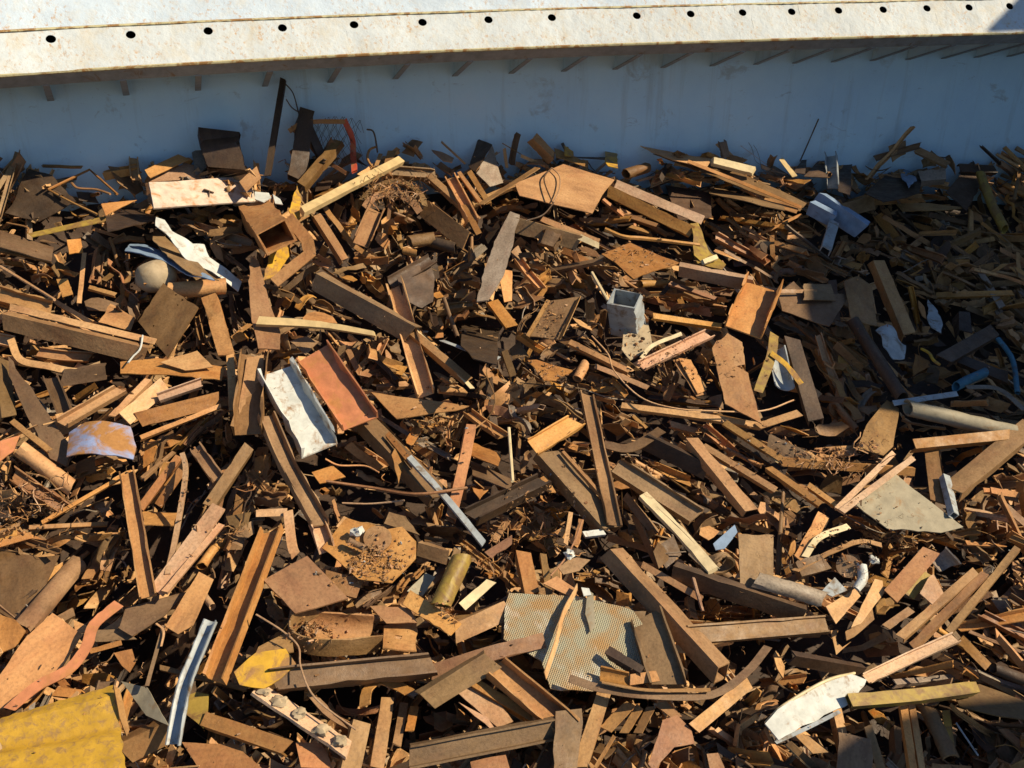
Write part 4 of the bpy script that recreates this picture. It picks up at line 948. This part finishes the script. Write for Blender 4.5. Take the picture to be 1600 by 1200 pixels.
# extra pieces of the crowded middle
B('C', [(818,862),(832,928)], 24, 'o', 5, .3)
B('L', [(846,866),(856,930)], 14, 'b', 0, .28)
P([(848,912),(870,900),(898,920),(890,932)], 'r', (0,0), .42)
B('F', [(872,828),(905,850)], 14, 'o', 0, .3)
B('W', [(912,836),(944,832)], 10, 'w', lift=.34)
P([(866,880),(900,872),(922,876),(905,892),(880,898)], 'b', (0,0), .34)
B('R', [(860,900),(885,870),(900,840),(910,812)], 3, 'r', lift=.4)
B('F', [(884,850),(892,800)], 7, 'o', lift=.36)
B('F', [(900,852),(908,812)], 9, 'o', 20, .36)
P([(608,800),(634,806),(656,836),(640,830),(600,818)], 'b', (-20,0), .3)
B('C', [(652,858),(700,872)], 22, 'b', -20, .28)
P([(487,738),(520,728),(540,746),(500,756)], 'o', (0,0), .34)
B('F', [(450,798),(456,850),(462,868)], 15, 'p', 0, .34)
B('F', [(400,802),(448,800)], 12, 'p', 0, .32)
P([(757,862),(800,836),(800,850),(768,872)], 'r', (0,0), .36)
P([(722,500),(780,505),(776,570),(740,560),(720,540)], 'd', (-35,0), .26, label='dark square plate standing in the gap right of the long sloping channel', lm='dark standing plate')
B('F', [(690,532),(745,552),(780,560)], 10, 'gl', 30, .32)
B('C', [(770,470),(800,510)], 18, 'o', 0, .3)
P([(776,420),(800,424),(800,470),(788,472)], 'o', (0,20), .3)
B('L', [(786,550),(800,590)], 14, 'b', 0, .28)
B('U', [(990,745),(1045,770)], 14, 'b', 0, .26)
B('F', [(1190,700),(1218,722)], 8, 'wd', 0, .36)
# ---------------------------------------------------------------- a few things with parts
def empty_thing(name, loc, cat, label, px, lm=None):
    e = bpy.data.objects.new(name, None); C.objects.link(e); e.location = loc
    EXTRA.append(dict(o=e, px=px, lm=lm, label=label)); tag(e, label, cat); return e
EXTRA = []
def child(name, vs, fs, mat, par):
    me = mesh(name, [Vector(v)-par.location for v in vs], fs, M[mat]); o = bpy.data.objects.new(name, me); C.objects.link(o); o.parent = par; return o
fr = empty_thing('red_frame', at(520, 250, .2, .3), 'frame', 'bent red tube frame with torn wire mesh, standing against the wall at upper left', (505, 225), 'red frame')
for pts, w in (([(452,205),(470,194),(492,190),(538,190)], 7), ([(538,188),(550,215),(552,240),(554,268)], 9), ([(455,200),(480,222),(500,245),(540,270)], 6)):
    W = [at(x, y, .3, .35) for x, y in pts]; o_, i_ = prof('B', w*proj(W[0])[2]/F, h=.03)
    vs, fs = sweep(o_, i_, resample(W, 12), Vector((0, -1, .3)), 0, dentf=.1); child('tube', vs, fs, 'rd' if w > 8 else 'r', fr)
net_v, net_f = [], []
def netpt(u, v):
    q = at(488+78*u, 190+72*v-8*math.sin(u*3), .3, .3); q.y -= .12*math.sin(u*3.1)*math.sin(v*2.5)+.03*noise.noise(Vector((u*4, v*4, 0))); return q
for k in range(13):
    for d in (0, 1):
        path = []
        for q in range(9):
            t = q/8; u, v = (k/12+(t if d else -t)*.5, t)
            u += .03*math.sin(k*3+q)
            if 0 <= u <= 1.05: path.append(netpt(u, v))
        if len(path) > 2:
            o_, _ = prof('R', .006); vs, fs = sweep(o_[::2], None, path, Vector((0, -1, .3)), 0); n0 = len(net_v); net_v += vs; net_f += [tuple(i+n0 for i in f) for f in fs]
child('wire_mesh', net_v, net_f, 'd', fr)
# tan boulder-like float, upper left
def blob(c, rx, ry, rz, seed, amp=.12, n=20, m=14):
    vs, fs = [], []
    for i in range(m+1):
        for j in range(n):
            th, ph = math.pi*i/m, 2*math.pi*j/n; d = Vector((math.sin(th)*math.cos(ph), math.sin(th)*math.sin(ph), math.cos(th)))
            k = 1+amp*noise.noise(d*1.6+Vector((seed, 0, 0))); vs.append(c+Vector((d.x*rx*k, d.y*ry*k, d.z*rz*k)))
    for i in range(m):
        for j in range(n): fs.append((i*n+j, (i+1)*n+j, (i+1)*n+(j+1) % n, i*n+(j+1) % n))
    return vs, fs
c = at(243, 432, .22, .5); vs, fs = blob(c, .23, .2, .17, 3); add(vs, fs, 'st', c, Vector((1, 0, 0)), Vector((0, 0, 1)), 'rounded_float', 'float', 'tan rounded float lying below the curved blue-grey strip at upper left', (243, 430), 'tan float')
for (x, y, r, l, lab) in ((590, 842, 22, .4, 'round rusty disc lying on the dusty sheet'), (1325, 885, 18, .4, 'brown round disc standing beside the small white bottle')):
    c = at(x, y, l); rr = r*proj(c)[2]/F; n_ = (PN+(CAM-c).normalized()*(.3 if r > 20 else 2)).normalized()
    a = Vector((1, 0, 0)); a = (a-n_*a.dot(n_)).normalized(); b = n_.cross(a)
    ring = [(a*math.cos(2*math.pi*k/24)+b*math.sin(2*math.pi*k/24))*rr for k in range(24)]
    vs = [c+p+n_*.012 for p in ring]+[c+p-n_*.012 for p in ring]; fs = [tuple(range(24)), tuple(range(47, 23, -1))]+[(k, k+24, (k+1) % 24+24, (k+1) % 24) for k in range(24)]
    add(vs, fs, 'b', c, a, n_, 'disc', 'disc', lab, (x, y))
B('O', [(545,845),(571,857)], 11, 'b', lift=.44, label='tiny tube lying beside the disc on the dusty sheet')
for (x, y, r, l, lab) in ((558, 830, 9, .44, 'small white lump on the dusty sheet'), (1365, 875, 7, .42, 'white crumpled wrapper beside the small white bottle'), (890, 866, 8, .42, 'white lump above the tread plate')):
    c = at(x, y, l); rr = r*proj(c)[2]/F; vs, fs = blob(c, rr, rr, rr*.8, x, .9, 12, 8); add(vs, fs, 'w', c, Vector((1, 0, 0)), Vector((0, 0, 1)), 'white_lump', 'lump', lab, (x, y))
# crumpled foil in the shade
P([(1366,520),(1384,512),(1402,532),(1418,536),(1416,556),(1396,560),(1380,545)], 'gl', (0,0), .4, warp=.12, cuts=3, name='foil', cat='foil', label='crumpled silvery foil in the shade above the blue bottle')

# ---------------------------------------------------------------- depth buffer (used only to see which pieces are hidden)
CW, CH, CS = 534, 400, 3.0
cM = np.array([[1, 0, 0], list(UP), list(FW)])
def project(Pt):
    v = (Pt-np.array(CAM)) @ cM.T; d = v[:, 2]; d = np.where(d < .1, .1, d)
    return 800+F*v[:, 0]/d, 600-F*v[:, 1]/d, d
def tri_data(me):
    me.calc_loop_triangles(); n = len(me.loop_triangles); t = np.empty(n*3, np.int32); me.loop_triangles.foreach_get('vertices', t)
    v = np.empty(len(me.vertices)*3); me.vertices.foreach_get('co', v); return v.reshape(-1, 3), t.reshape(-1, 3)
rs = np.random.RandomState(5)
def samp(v, t, n):
    a, b, c = v[t[:, 0]], v[t[:, 1]], v[t[:, 2]]; ar = np.linalg.norm(np.cross(b-a, c-a), axis=1); s = ar.sum()
    k = rs.choice(len(t), n, p=ar/s); r1 = np.sqrt(rs.rand(n, 1)); r2 = rs.rand(n, 1)
    return (1-r1)*a[k]+r1*(1-r2)*b[k]+r1*r2*c[k], s
def xf(p, mw):
    m = np.array(mw); return p @ m[:3, :3].T + m[:3, 3]
zb = np.full((CH, CW), 1e9); ib = np.full((CH, CW), -1, np.int32)
def splat(p, idn=None):
    x, y, d = project(p); ix = (x/CS).astype(int); iy = (y/CS).astype(int); ok = (ix >= 0) & (ix < CW) & (iy >= 0) & (iy < CH)
    ix, iy, d = ix[ok], iy[ok], d[ok]; o = np.argsort(-d); ix, iy, d = ix[o], iy[o], d[o]
    k = d < zb[iy, ix]; zb[iy[k], ix[k]] = d[k]
    if idn is not None: ib[iy[k], ix[k]] = idn
bpy.context.view_layer.update()
for h in HERO:
    v, t = tri_data(h['me']); p, s = samp(v, t, 200); p, s = samp(v, t, int(min(60000, max(600, s/1.2e-4*1.3)))); h['pts'] = xf(p, h['mw']); splat(h['pts'])
zb_hero = zb.copy()
# ---------------------------------------------------------------- the rest of the heap
def proto(kind, L, w, bend, mat, seed):
    rn = random.Random(seed)
    if kind == 'P':
        n = rn.choice((4, 4, 5, 5, 6)); a0 = rn.uniform(0, 6); pts = []
        for k in range(n):
            a = a0+2*math.pi*(k+rn.uniform(-.25, .25))/n; r = rn.uniform(.7, 1.1); pts.append((L*.5*r*math.cos(a), w*1.2*r*math.sin(a)))
        vs, fs = plate_geo(pts, rn.uniform(.007, .012), bend*.25+.006, .008, rn=rn, cuts=2, bend=rn.choice((0, 0, .02, .05, .1, -.06)))
    else:
        m = 7; path = [Vector((L*(i/m-.5), bend*L*.25*(1-(2*i/m-1)**2), bend*L*.12*math.sin(i*1.7+seed))) for i in range(m+1)]
        if kind == 'R': path = [Vector((L*(i/9-.5), bend*L*.35*math.sin(i*.7+seed), bend*L*.3*math.cos(i*.55+seed*2))) for i in range(10)]
        o, i = prof(kind, w); vs, fs = sweep(o, i, path, Vector((0, 0, 1)), 0, cut=.6, rag=.008, wob=(rn.choice((.3, .4, 2.2)) if kind == 'F' else .4), rn=rn, dentf=.16, taper=rn.choice((None, None, .7)))
    return mesh('scrap', vs, fs, M[mat])
KW = [('L', 9), ('V', 22), ('F', 11), ('J', 9), ('j', 7), ('P', 20), ('C', 7), ('U', 13), ('I', 9), ('R', 14), ('O', 5), ('H', 3), ('T', 3), ('G', 2), ('B', 1)]
protos = {}; sd = 100
for kind, wt in KW:
    protos[kind] = []
    for q in range(14 if wt > 10 else 8):
        sd += 1; rn = random.Random(sd); L = rn.uniform(.35, 1.15) if kind not in 'P' else rn.uniform(.28, .7)
        w = rn.uniform(.045, .13)
        if kind == 'R': w = rn.choice((.006, .01, .014)); L = rn.uniform(.3, .8)
        if kind == 'P': w = rn.uniform(.08, .17)
        if kind in 'OB': w = rn.uniform(.04, .1)
        bend = rn.choice((0, .0, .06, .15, .3)) if kind in 'FR' else rn.choice((0, 0, .04, .1))
        if kind == 'R': bend = rn.choice((0, .1, .3, .6))
        mat = rn.choices(('o', 'b', 'r', 'd', 'g', 'p'), (40, 32, 9, 12, 5, 2))[0]
        me = proto(kind, L, w, bend, mat, sd); v, t = tri_data(me); p, s = samp(v, t, 60)
        protos[kind].append(dict(me=me, kind=kind, L=L, w=w, mat=mat, bend=bend, v=v, t=t, p=p, area=s, cut=rn.random()))
klist = [k for k, w in KW for _ in range(w)]
T1 = (pR-pL).normalized(); T2 = PN.cross(T1).normalized()
def rand_pose(x, y, lift, tilt):
    c = at(x, y, lift, .28); az = rnd.uniform(0, math.pi)
    if x > 760 and rnd.random() < .45: az = rnd.gauss(math.radians(-38), .3)      # the right half lies mostly down to the right
    if x < 420 and y > 640 and rnd.random() < .45: az = rnd.gauss(math.radians(52), .3)
    a = T1*math.cos(az)+T2*math.sin(az); el = rnd.gauss(0, tilt); a = (a*math.cos(el)+PN*math.sin(el)).normalized()
    n = (PN+Vector((rnd.gauss(0, .75), rnd.gauss(0, .75), rnd.gauss(0, .4)))).normalized()
    if abs(n.dot(a)) > .95: n = Vector((0, 0, 1))
    return frame(c, a, n)
FILL = []; DEEP = []
def try_piece(x, y, lift, tilt, tol, kinds=None, steps=4, small=None):
    pr = rnd.choice(protos[rnd.choice(kinds or klist)]); mw = rand_pose(x, y, lift, tilt)
    if small: mw = mw @ Matrix.Diagonal((small, small, small, 1)) if False else mw
    for s in range(steps):
        p = xf(pr['p'], mw); X, Y, d = project(p); ix = (X/CS).astype(int); iy = (Y/CS).astype(int); ok = (ix >= 0) & (ix < CW) & (iy >= 0) & (iy < CH)
        wy = np.interp(p[:, 0], WX, WY)
        if (p[:, 1] > wy-.03).any():
            mw.translation += Vector((.05, -.16, 0)); continue
        bad = (d[ok] < zb_hero[iy[ok], ix[ok]]-.0).sum() if ok.any() else 0
        hid = (zb_hero[iy[ok], ix[ok]] < 1e8).sum()
        if bad and bad > tol*len(p) and hid: mw.translation -= PN*.06; continue
        if ok.any() and y > 0 and (Y.min() < 262 and 0): return
        return pr, mw
    return None
def sil(x):   # highest the loose pieces may reach, per column (the heap's skyline)
    return float(np.interp(x, [-200, 0, 90, 170, 230, 330, 400, 450, 560, 640, 740, 850, 960, 1040, 1130, 1230, 1300, 1400, 1500, 1600, 1800], [300, 286, 276, 288, 276, 282, 275, 252, 258, 252, 245, 250, 250, 262, 246, 256, 272, 258, 266, 264, 272]))
PITS = [(140, 880, 110, 75), (560, 775, 70, 28), (590, 1120, 60, 45), (480, 1090, 50, 30), (700, 560, 60, 35), (350, 925, 35, 45), (240, 375, 60, 30), (1330, 1050, 80, 25), (1130, 320, 60, 30), (640, 560, 30, 60), (900, 470, 40, 40), (1010, 920, 40, 30), (1450, 860, 60, 30), (1240, 1060, 60, 30)]
def scatter(n, lift, tilt, tol, dest, kinds=None, ylo=-8, yhi=1290, steps=4):
    for _ in range(n):
        x = rnd.uniform(-170, 1770); y0 = sil(x)+ylo; y = y0+(yhi-y0)*rnd.random()**.95
        l = lift+rnd.uniform(-.07, .07)
        if lift > -.3 and any((x-hx)**2/a**2+(y-hy)**2/b**2 < 1 for hx, hy, a, b in PITS) and rnd.random() < .8: continue
        r = try_piece(x, y, l, tilt, tol, kinds, steps)
        if r: dest.append(r)
DK = list('LLVVUUICRRFFPO')
scatter(1500, -.62, .5, .2, DEEP, DK)
scatter(1500, -.38, .5, .12, DEEP, DK)
scatter(2500, -.2, .45, .08, FILL, list('LVVUUCIRRFJjOPT'))
scatter(2500, -.06, .38, .06, FILL)
scatter(2100, .06, .32, .04, FILL)
scatter(600, -.05, .4, .1, FILL, None, -4, 340, 9)
scatter(600, .06, .45, .08, FILL, None, -16, 310, 9)
scatter(420, .12, .4, .05, FILL, ['R', 'R', 'F'])
for _ in range(260):      # skyline pieces poking up a little
    x = rnd.uniform(-60, 1660); r = try_piece(x, sil(x)+rnd.uniform(-22, 20), .25, .5, .08, None, 9)
    if r: FILL.append(r)
# gap-driven pass: short pieces where one still looks deep into the heap
big = protos; protos = {}; small_ = protos
for kind, wt in KW:
    protos[kind] = []
    for q in range(7):
        sd += 1; rn = random.Random(sd); L = rn.uniform(.22, .62); w = rn.uniform(.04, .11)
        if kind == 'P': L = rn.uniform(.18, .42); w = rn.uniform(.05, .13)
        if kind == 'R': w = rn.choice((.006, .01, .014)); L = rn.uniform(.2, .5)
        mat = rn.choices(('o', 'b', 'r', 'd', 'g', 'p'), (42, 32, 12, 8, 3, 3))[0]; bend = rn.choice((0, .1, .3, .5))
        me = proto(kind, L, w, bend, mat, sd); v, t = tri_data(me); p, s = samp(v, t, 60)
        protos[kind].append(dict(me=me, kind=kind, L=L, w=w, mat=mat, bend=bend, v=v, t=t, p=p, area=s, cut=0))
for pr, mw in FILL+DEEP: splat(xf(samp(pr['v'], pr['t'], int(min(1200, max(100, pr['area']/6e-4))))[0], mw))
n_gap = 0
for rd, l_ in enumerate((-.34, -.26, -.2, -.14, -.06)):
    protos = big if rd < 3 else small_
    for _ in range(5200):
        x = rnd.uniform(-20, 1620); y0 = sil(x)+14; y = y0+(1215-y0)*rnd.random(); ix, iy = min(CW-1, max(0, int(x/CS))), min(CH-1, int(y/CS))
        if any((x-hx)**2/a**2+(y-hy)**2/b**2 < .7 for hx, hy, a, b in PITS) and rnd.random() < .75: continue
        d0 = proj(at(x, y, l_-.04, .1))[2]
        if zb[iy, ix] < d0: continue
        r_ = try_piece(x, y, l_, .5, .1)
        if r_: FILL.append(r_); n_gap += 1; splat(xf(samp(r_[0]['v'], r_[0]['t'], 150)[0], r_[1]))
print('GAP', n_gap)
allp = []
for pr, mw in FILL: allp.append(xf(samp(pr['v'], pr['t'], int(min(3000, max(200, pr['area']/3e-4))))[0], mw))
for pr, mw in DEEP: splat(xf(pr['p'], mw), -1)
for i, h in enumerate(HERO): splat(h['pts'], i)
for i, p in enumerate(allp): splat(p, len(HERO)+i)
# second pass so that ids are right where depths tie
zb[:] = zb+.004; ib[:] = -1
for i, h in enumerate(HERO): splat(h['pts'], i)
for i, p in enumerate(allp): splat(p, len(HERO)+i)
cnt = np.bincount(ib[ib >= 0], minlength=len(HERO)+len(FILL))
zfin = zb.copy()
for i, h in enumerate(HERO): h['cnt'] = int(cnt[i]); del h['pts']
order = sorted(range(len(FILL)), key=lambda i: -cnt[len(HERO)+i])
ys, xs = np.nonzero(ib >= 0); idv = ib[ys, xs]; sx = np.bincount(idv, xs, minlength=len(cnt)); sy = np.bincount(idv, ys, minlength=len(cnt))
per = {}; KEEP = []; MERGE = list(DEEP)
for h in HERO: per[h['thing']] = per.get(h['thing'], 0)+1
KN = {'J': ('angle_iron', 'angle iron'), 'j': ('angle_iron', 'angle iron'), 'V': ('angle_iron', 'angle iron'), 'G': ('half_pipe', 'half pipe'), 'L': ('angle_iron', 'angle iron'), 'F': ('flat_bar', 'flat bar'), 'P': ('steel_plate', 'plate'), 'C': ('channel_bar', 'channel'), 'U': ('channel_bar', 'channel'), 'I': ('i_beam', 'beam'), 'R': ('rod', 'rod'), 'O': ('pipe', 'pipe'), 'H': ('half_pipe', 'half pipe'), 'T': ('tee_bar', 'tee bar'), 'B': ('box_tube', 'box tube')}
for i in order:
    pr, mw = FILL[i]; n = cnt[len(HERO)+i]; nm = KN[pr['kind']][0]
    if n >= 9 and per.get(nm, 0) < 295:
        per[nm] = per.get(nm, 0)+1; k = len(HERO)+i; KEEP.append((pr, mw, int(n), (sx[k]/n*CS+1.5, sy[k]/n*CS+1.5)))
    elif n > 0 or rnd.random() < .5: MERGE.append((pr, mw))
print('FILL', len(FILL), 'KEEP', len(KEEP), 'MERGE', len(MERGE), per)
# small chips, swarf and short wires in the gaps and on dusty plates
def tri_bits():
    out = []
    for q in range(26):
        rn = random.Random(900+q); t = (0, 3, 2, 3, 1, 3)[q % 6]
        if t == 0: vs, fs = plate_geo([(rn.uniform(.6, 1.1)*.5*math.cos(a+rn.uniform(-.3, .3)), rn.uniform(.3, .9)*.5*math.sin(a)) for a in (0, 1.3, 2.6, 3.9, 5.1)], .14, rn=rn, rag=.02)
        elif t == 1: o, i = prof('L', .4, .05); vs, fs = sweep(o, None, [Vector((-.5, 0, 0)), Vector((0, .03, 0)), Vector((.5, 0, .02))], Vector((0, 0, 1)), 0, rn=rn, rag=.05)
        elif t == 2: vs, fs = blob(Vector(), .35, .25, .22, q, .9, 7, 5)
        else: o, i = prof('R', .07); k = rn.uniform(.1, .5); vs, fs = sweep(o[::2], None, [Vector((u/5-.5, k*math.sin(u*1.3+q), k*math.cos(u*1.1+q*2))) for u in range(6)], Vector((0, 0, 1)), 0, rn=rn)
        me = mesh('bit', vs, fs, None); v, t_ = tri_data(me); out.append((v, t_)); bpy.data.meshes.remove(me)
    return out
bits = tri_bits()
BM = ['o', 'b', 'r', 'd', 'p', 'gl']
bv, bf, bmi, nb = [], [], [], 0
def bit(P_, size, flat=0):
    global nb
    v, t = bits[rnd.randrange(len(bits))]; q = Vector((rnd.gauss(0, 1), rnd.gauss(0, 1), rnd.gauss(0, 1))).normalized()
    m = np.array(Matrix.Rotation(rnd.uniform(0, 6.3), 3, q))*size; bv.append(v @ m.T + np.array(P_)); bf.append(t+nb); nb += len(v)
    bmi.extend([rnd.choices(range(6), (44, 24, 14, 8, 8, 2))[0]]*len(t))
def chips(n, lift, s0, s1, box=None, onsurf=False):
    for _ in range(n):
        if box: x, y = rnd.gauss(box[0], box[2]), rnd.gauss(box[1], box[3])
        else: x = rnd.uniform(-60, 1660); y0 = sil(x)+12; y = y0+(1240-y0)*rnd.random()
        ix, iy = int(x/CS), int(y/CS); ins = 0 <= ix < CW and 0 <= iy < CH
        if onsurf:
            if not ins or zfin[iy, ix] > 1e8: continue
            P_ = CAM+ray(x, y)*float(zfin[iy, ix]-.012)
        else:
            P_ = at(x, y, lift+rnd.uniform(-.1, .06), .1)
            if ins and proj(P_)[2] < zb_hero[iy, ix]+.02 and zb_hero[iy, ix] < 1e8: continue
        bit(P_, rnd.uniform(s0, s1)*rnd.choice((.6, 1, 1)))
chips(2500, -.25, .03, .08); chips(900, -.02, .02, .06)
for b in ((585, 878, 32, 18, 420), (1000, 400, 30, 10, 160), (862, 500, 15, 18, 140), (1290, 700, 45, 12, 220), (1070, 565, 50, 22, 240), (490, 985, 22, 12, 160), (30, 790, 45, 30, 200), (862, 582, 20, 8, 80), (290, 770, 20, 30, 60), (620, 300, 28, 10, 240), (985, 530, 16, 14, 60), (700, 955, 10, 8, 60), (1310, 820, 60, 30, 160), (1350, 870, 30, 20, 120), (860, 800, 40, 30, 160), (690, 660, 40, 25, 120), (1180, 700, 40, 30, 120)):
    chips(b[4], 0, .015, .055, b[:4], True)
chips(500, 0, .012, .035, None, True)
RODS = [i for i in range(26) if i % 2]
def tangle(x0, y0, sx_, sy_, n, s0=.1, s1=.26):
    global nb
    for _ in range(n):
        x, y = rnd.gauss(x0, sx_), rnd.gauss(y0, sy_); ix, iy = int(x/CS), int(y/CS)
        if not (0 <= ix < CW and 0 <= iy < CH) or zfin[iy, ix] > 1e8 or ((x0, y0) not in ((620, 300), (40, 780), (1310, 715)) and zb_hero[iy, ix] < 1e8): continue
        P_ = CAM+ray(x, y)*float(zfin[iy, ix]-.03); v, t = bits[rnd.choice(RODS)]; s_ = rnd.uniform(s0, s1)
        q = Vector((rnd.gauss(0, 1), rnd.gauss(0, 1), rnd.gauss(0, 1))).normalized(); m = np.array(Matrix.Rotation(rnd.uniform(0, 6.3), 3, q))*s_
        bv.append((v*np.array((1, .55, .55))) @ m.T + np.array(P_)); bf.append(t+nb); nb += len(v); bmi.extend([rnd.choice((0, 0, 1, 2, 4))]*len(t))
for a in ((620, 300, 26, 12, 130), (860, 830, 34, 22, 60), (1310, 715, 40, 16, 60), (40, 780, 40, 22, 60), (440, 280, 20, 20, 40), (1080, 560, 40, 20, 19), (670, 650, 30, 20, 19), (1370, 850, 50, 24, 50), (780, 850, 20, 25, 40), (900, 870, 30, 20, 40), (1100, 950, 30, 20, 19), (320, 750, 30, 30, 19)): tangle(*a)
for _ in range(60): tangle(rnd.uniform(260, 1600), rnd.uniform(330, 1050), 18, 10, 6, .07, .18)
V = np.concatenate(bv); Tt = np.concatenate(bf)
me = bpy.data.meshes.new('rust_chips'); me.from_pydata(V.tolist(), [], Tt.tolist()); 
for k in BM: me.materials.append(M[k])
me.polygons.foreach_set('material_index', bmi); me.update(); tag(obj('rust_chips', me), 'loose rusty chips, swarf and fines sifted between the larger pieces', 'debris', kind='stuff')
# deep and hidden lengths: one mass
mats = list('obrdgp'); bv, bf, mi, nb = [], [], [], 0
for pr, mw in MERGE:
    bv.append(xf(pr['v'], mw)); bf.append(pr['t']+nb); nb += len(pr['v']); mi += [mats.index(pr['mat'])]*len(pr['t'])
me = bpy.data.meshes.new('buried_scrap'); me.from_pydata(np.concatenate(bv).tolist(), [], np.concatenate(bf).tolist())
for k in mats: me.materials.append(M[k])
me.polygons.foreach_set('material_index', mi); me.update(); tag(obj('buried_scrap', me), 'deeper tangle of rusty offcuts seen through the gaps of the heap', 'scrap', kind='stuff')

# ---------------------------------------------------------------- labels
LM = [(h['px'], h['lm']) for h in HERO+EXTRA if h.get('lm')]
def rel(px, k=0, skip=None):
    ds = sorted(LM, key=lambda q: math.hypot(q[0][0]-px[0], (q[0][1]-px[1])*1.2)); ds = [d for d in ds if d[1] != skip][k]
    dx, dy = px[0]-ds[0][0], px[1]-ds[0][1]; r = math.hypot(dx, dy)
    if r < 28: w = 'touching'
    else:
        a = math.degrees(math.atan2(-dy, dx)) % 360; w = ['right of', 'up right of', 'above', 'up left of', 'left of', 'down left of', 'below', 'down right of'][int((a+22.5)//45) % 8]
    if 130 < r: w = 'well '+w
    return w, ds[1]
used = {}
for h in HERO+EXTRA:
    if h.get('label'): used[h['label']] = 1
def autolabel(px, base, adj):
    w0, l0 = rel(px, 0); w1, l1 = rel(px, 1); w2, l2 = rel(px, 2)
    for cand in ('%s %s %s the %s' % (adj, base, w0, l0), '%s %s %s the %s and %s the %s' % (adj, base, w0, l0, w1, l1), '%s %s %s the %s, %s the %s' % (adj, base, w1, l1, w2, l2), '%s %s %s the %s, %s the %s' % (adj, base, w0, l0, w2, l2)):
        if len(cand.split()) <= 16 and cand not in used: used[cand] = 1; return cand
    return None
def orient(mw):
    a = Vector(mw.col[0][:3]); c = mw.translation; x0, y0, _ = proj(c-a*.2); x1, y1, _ = proj(c+a*.2); an = math.degrees(math.atan2(-(y1-y0), x1-x0)) % 180
    fl = (math.hypot(x1-x0, y1-y0)) < 22
    if fl: return 'end-on'
    return 'level' if an < 18 or an > 162 else 'upright' if 70 < an < 110 else 'right-rising' if an <= 70 else 'left-rising'
GRP = {}
for h in HERO:
    if not h['label']:
        base = h['cat']; t = h['tone']
        for sz in ('', 'small ', 'short ', 'cut ', 'crooked ', 'worn '):
            lb = autolabel(h['px'], base, (sz+orient(h['mw'])+' '+t).strip())
            if lb: break
        h['label'] = lb or 'rusty offcut in the heap'
    tag(h['o'], h['label'], h['cat'], h['group'] or None, 'thing')
TN = {'o': 'ochre', 'b': 'brown', 'r': 'red-rusty', 'd': 'dark', 'g': 'greyish', 'p': 'pinkish'}
for pr, mw, n, px in KEEP:
    nm, ct = KN[pr['kind']]; o = bpy.data.objects.new(nm, pr['me']); C.objects.link(o); o.matrix_world = mw
    Lw = 'long' if pr['L'] > .6 else 'short' if pr['L'] < .35 else 'mid-length'
    if pr['kind'] == 'P': Lw = 'broad' if pr['w'] > .13 else 'narrow' if pr['w'] < .09 else 'torn'
    shade = 'shaded ' if px[0] > 1240 and px[1] < 670 else ''
    extra = ['', 'bent ' if pr['bend'] > .08 else 'straight ', 'thin ' if pr['w'] < .08 else 'stout ']
    lb = None
    for e in extra:
        lb = autolabel(px, ct, e+Lw+' '+orient(mw)+' '+shade+TN[pr['mat']])
        if lb: break
    grp = 'loose rusty %ss in the heap' % ct
    tag(o, lb or 'small rusty %s lying among others in the heap' % ct, ct, grp, 'thing')
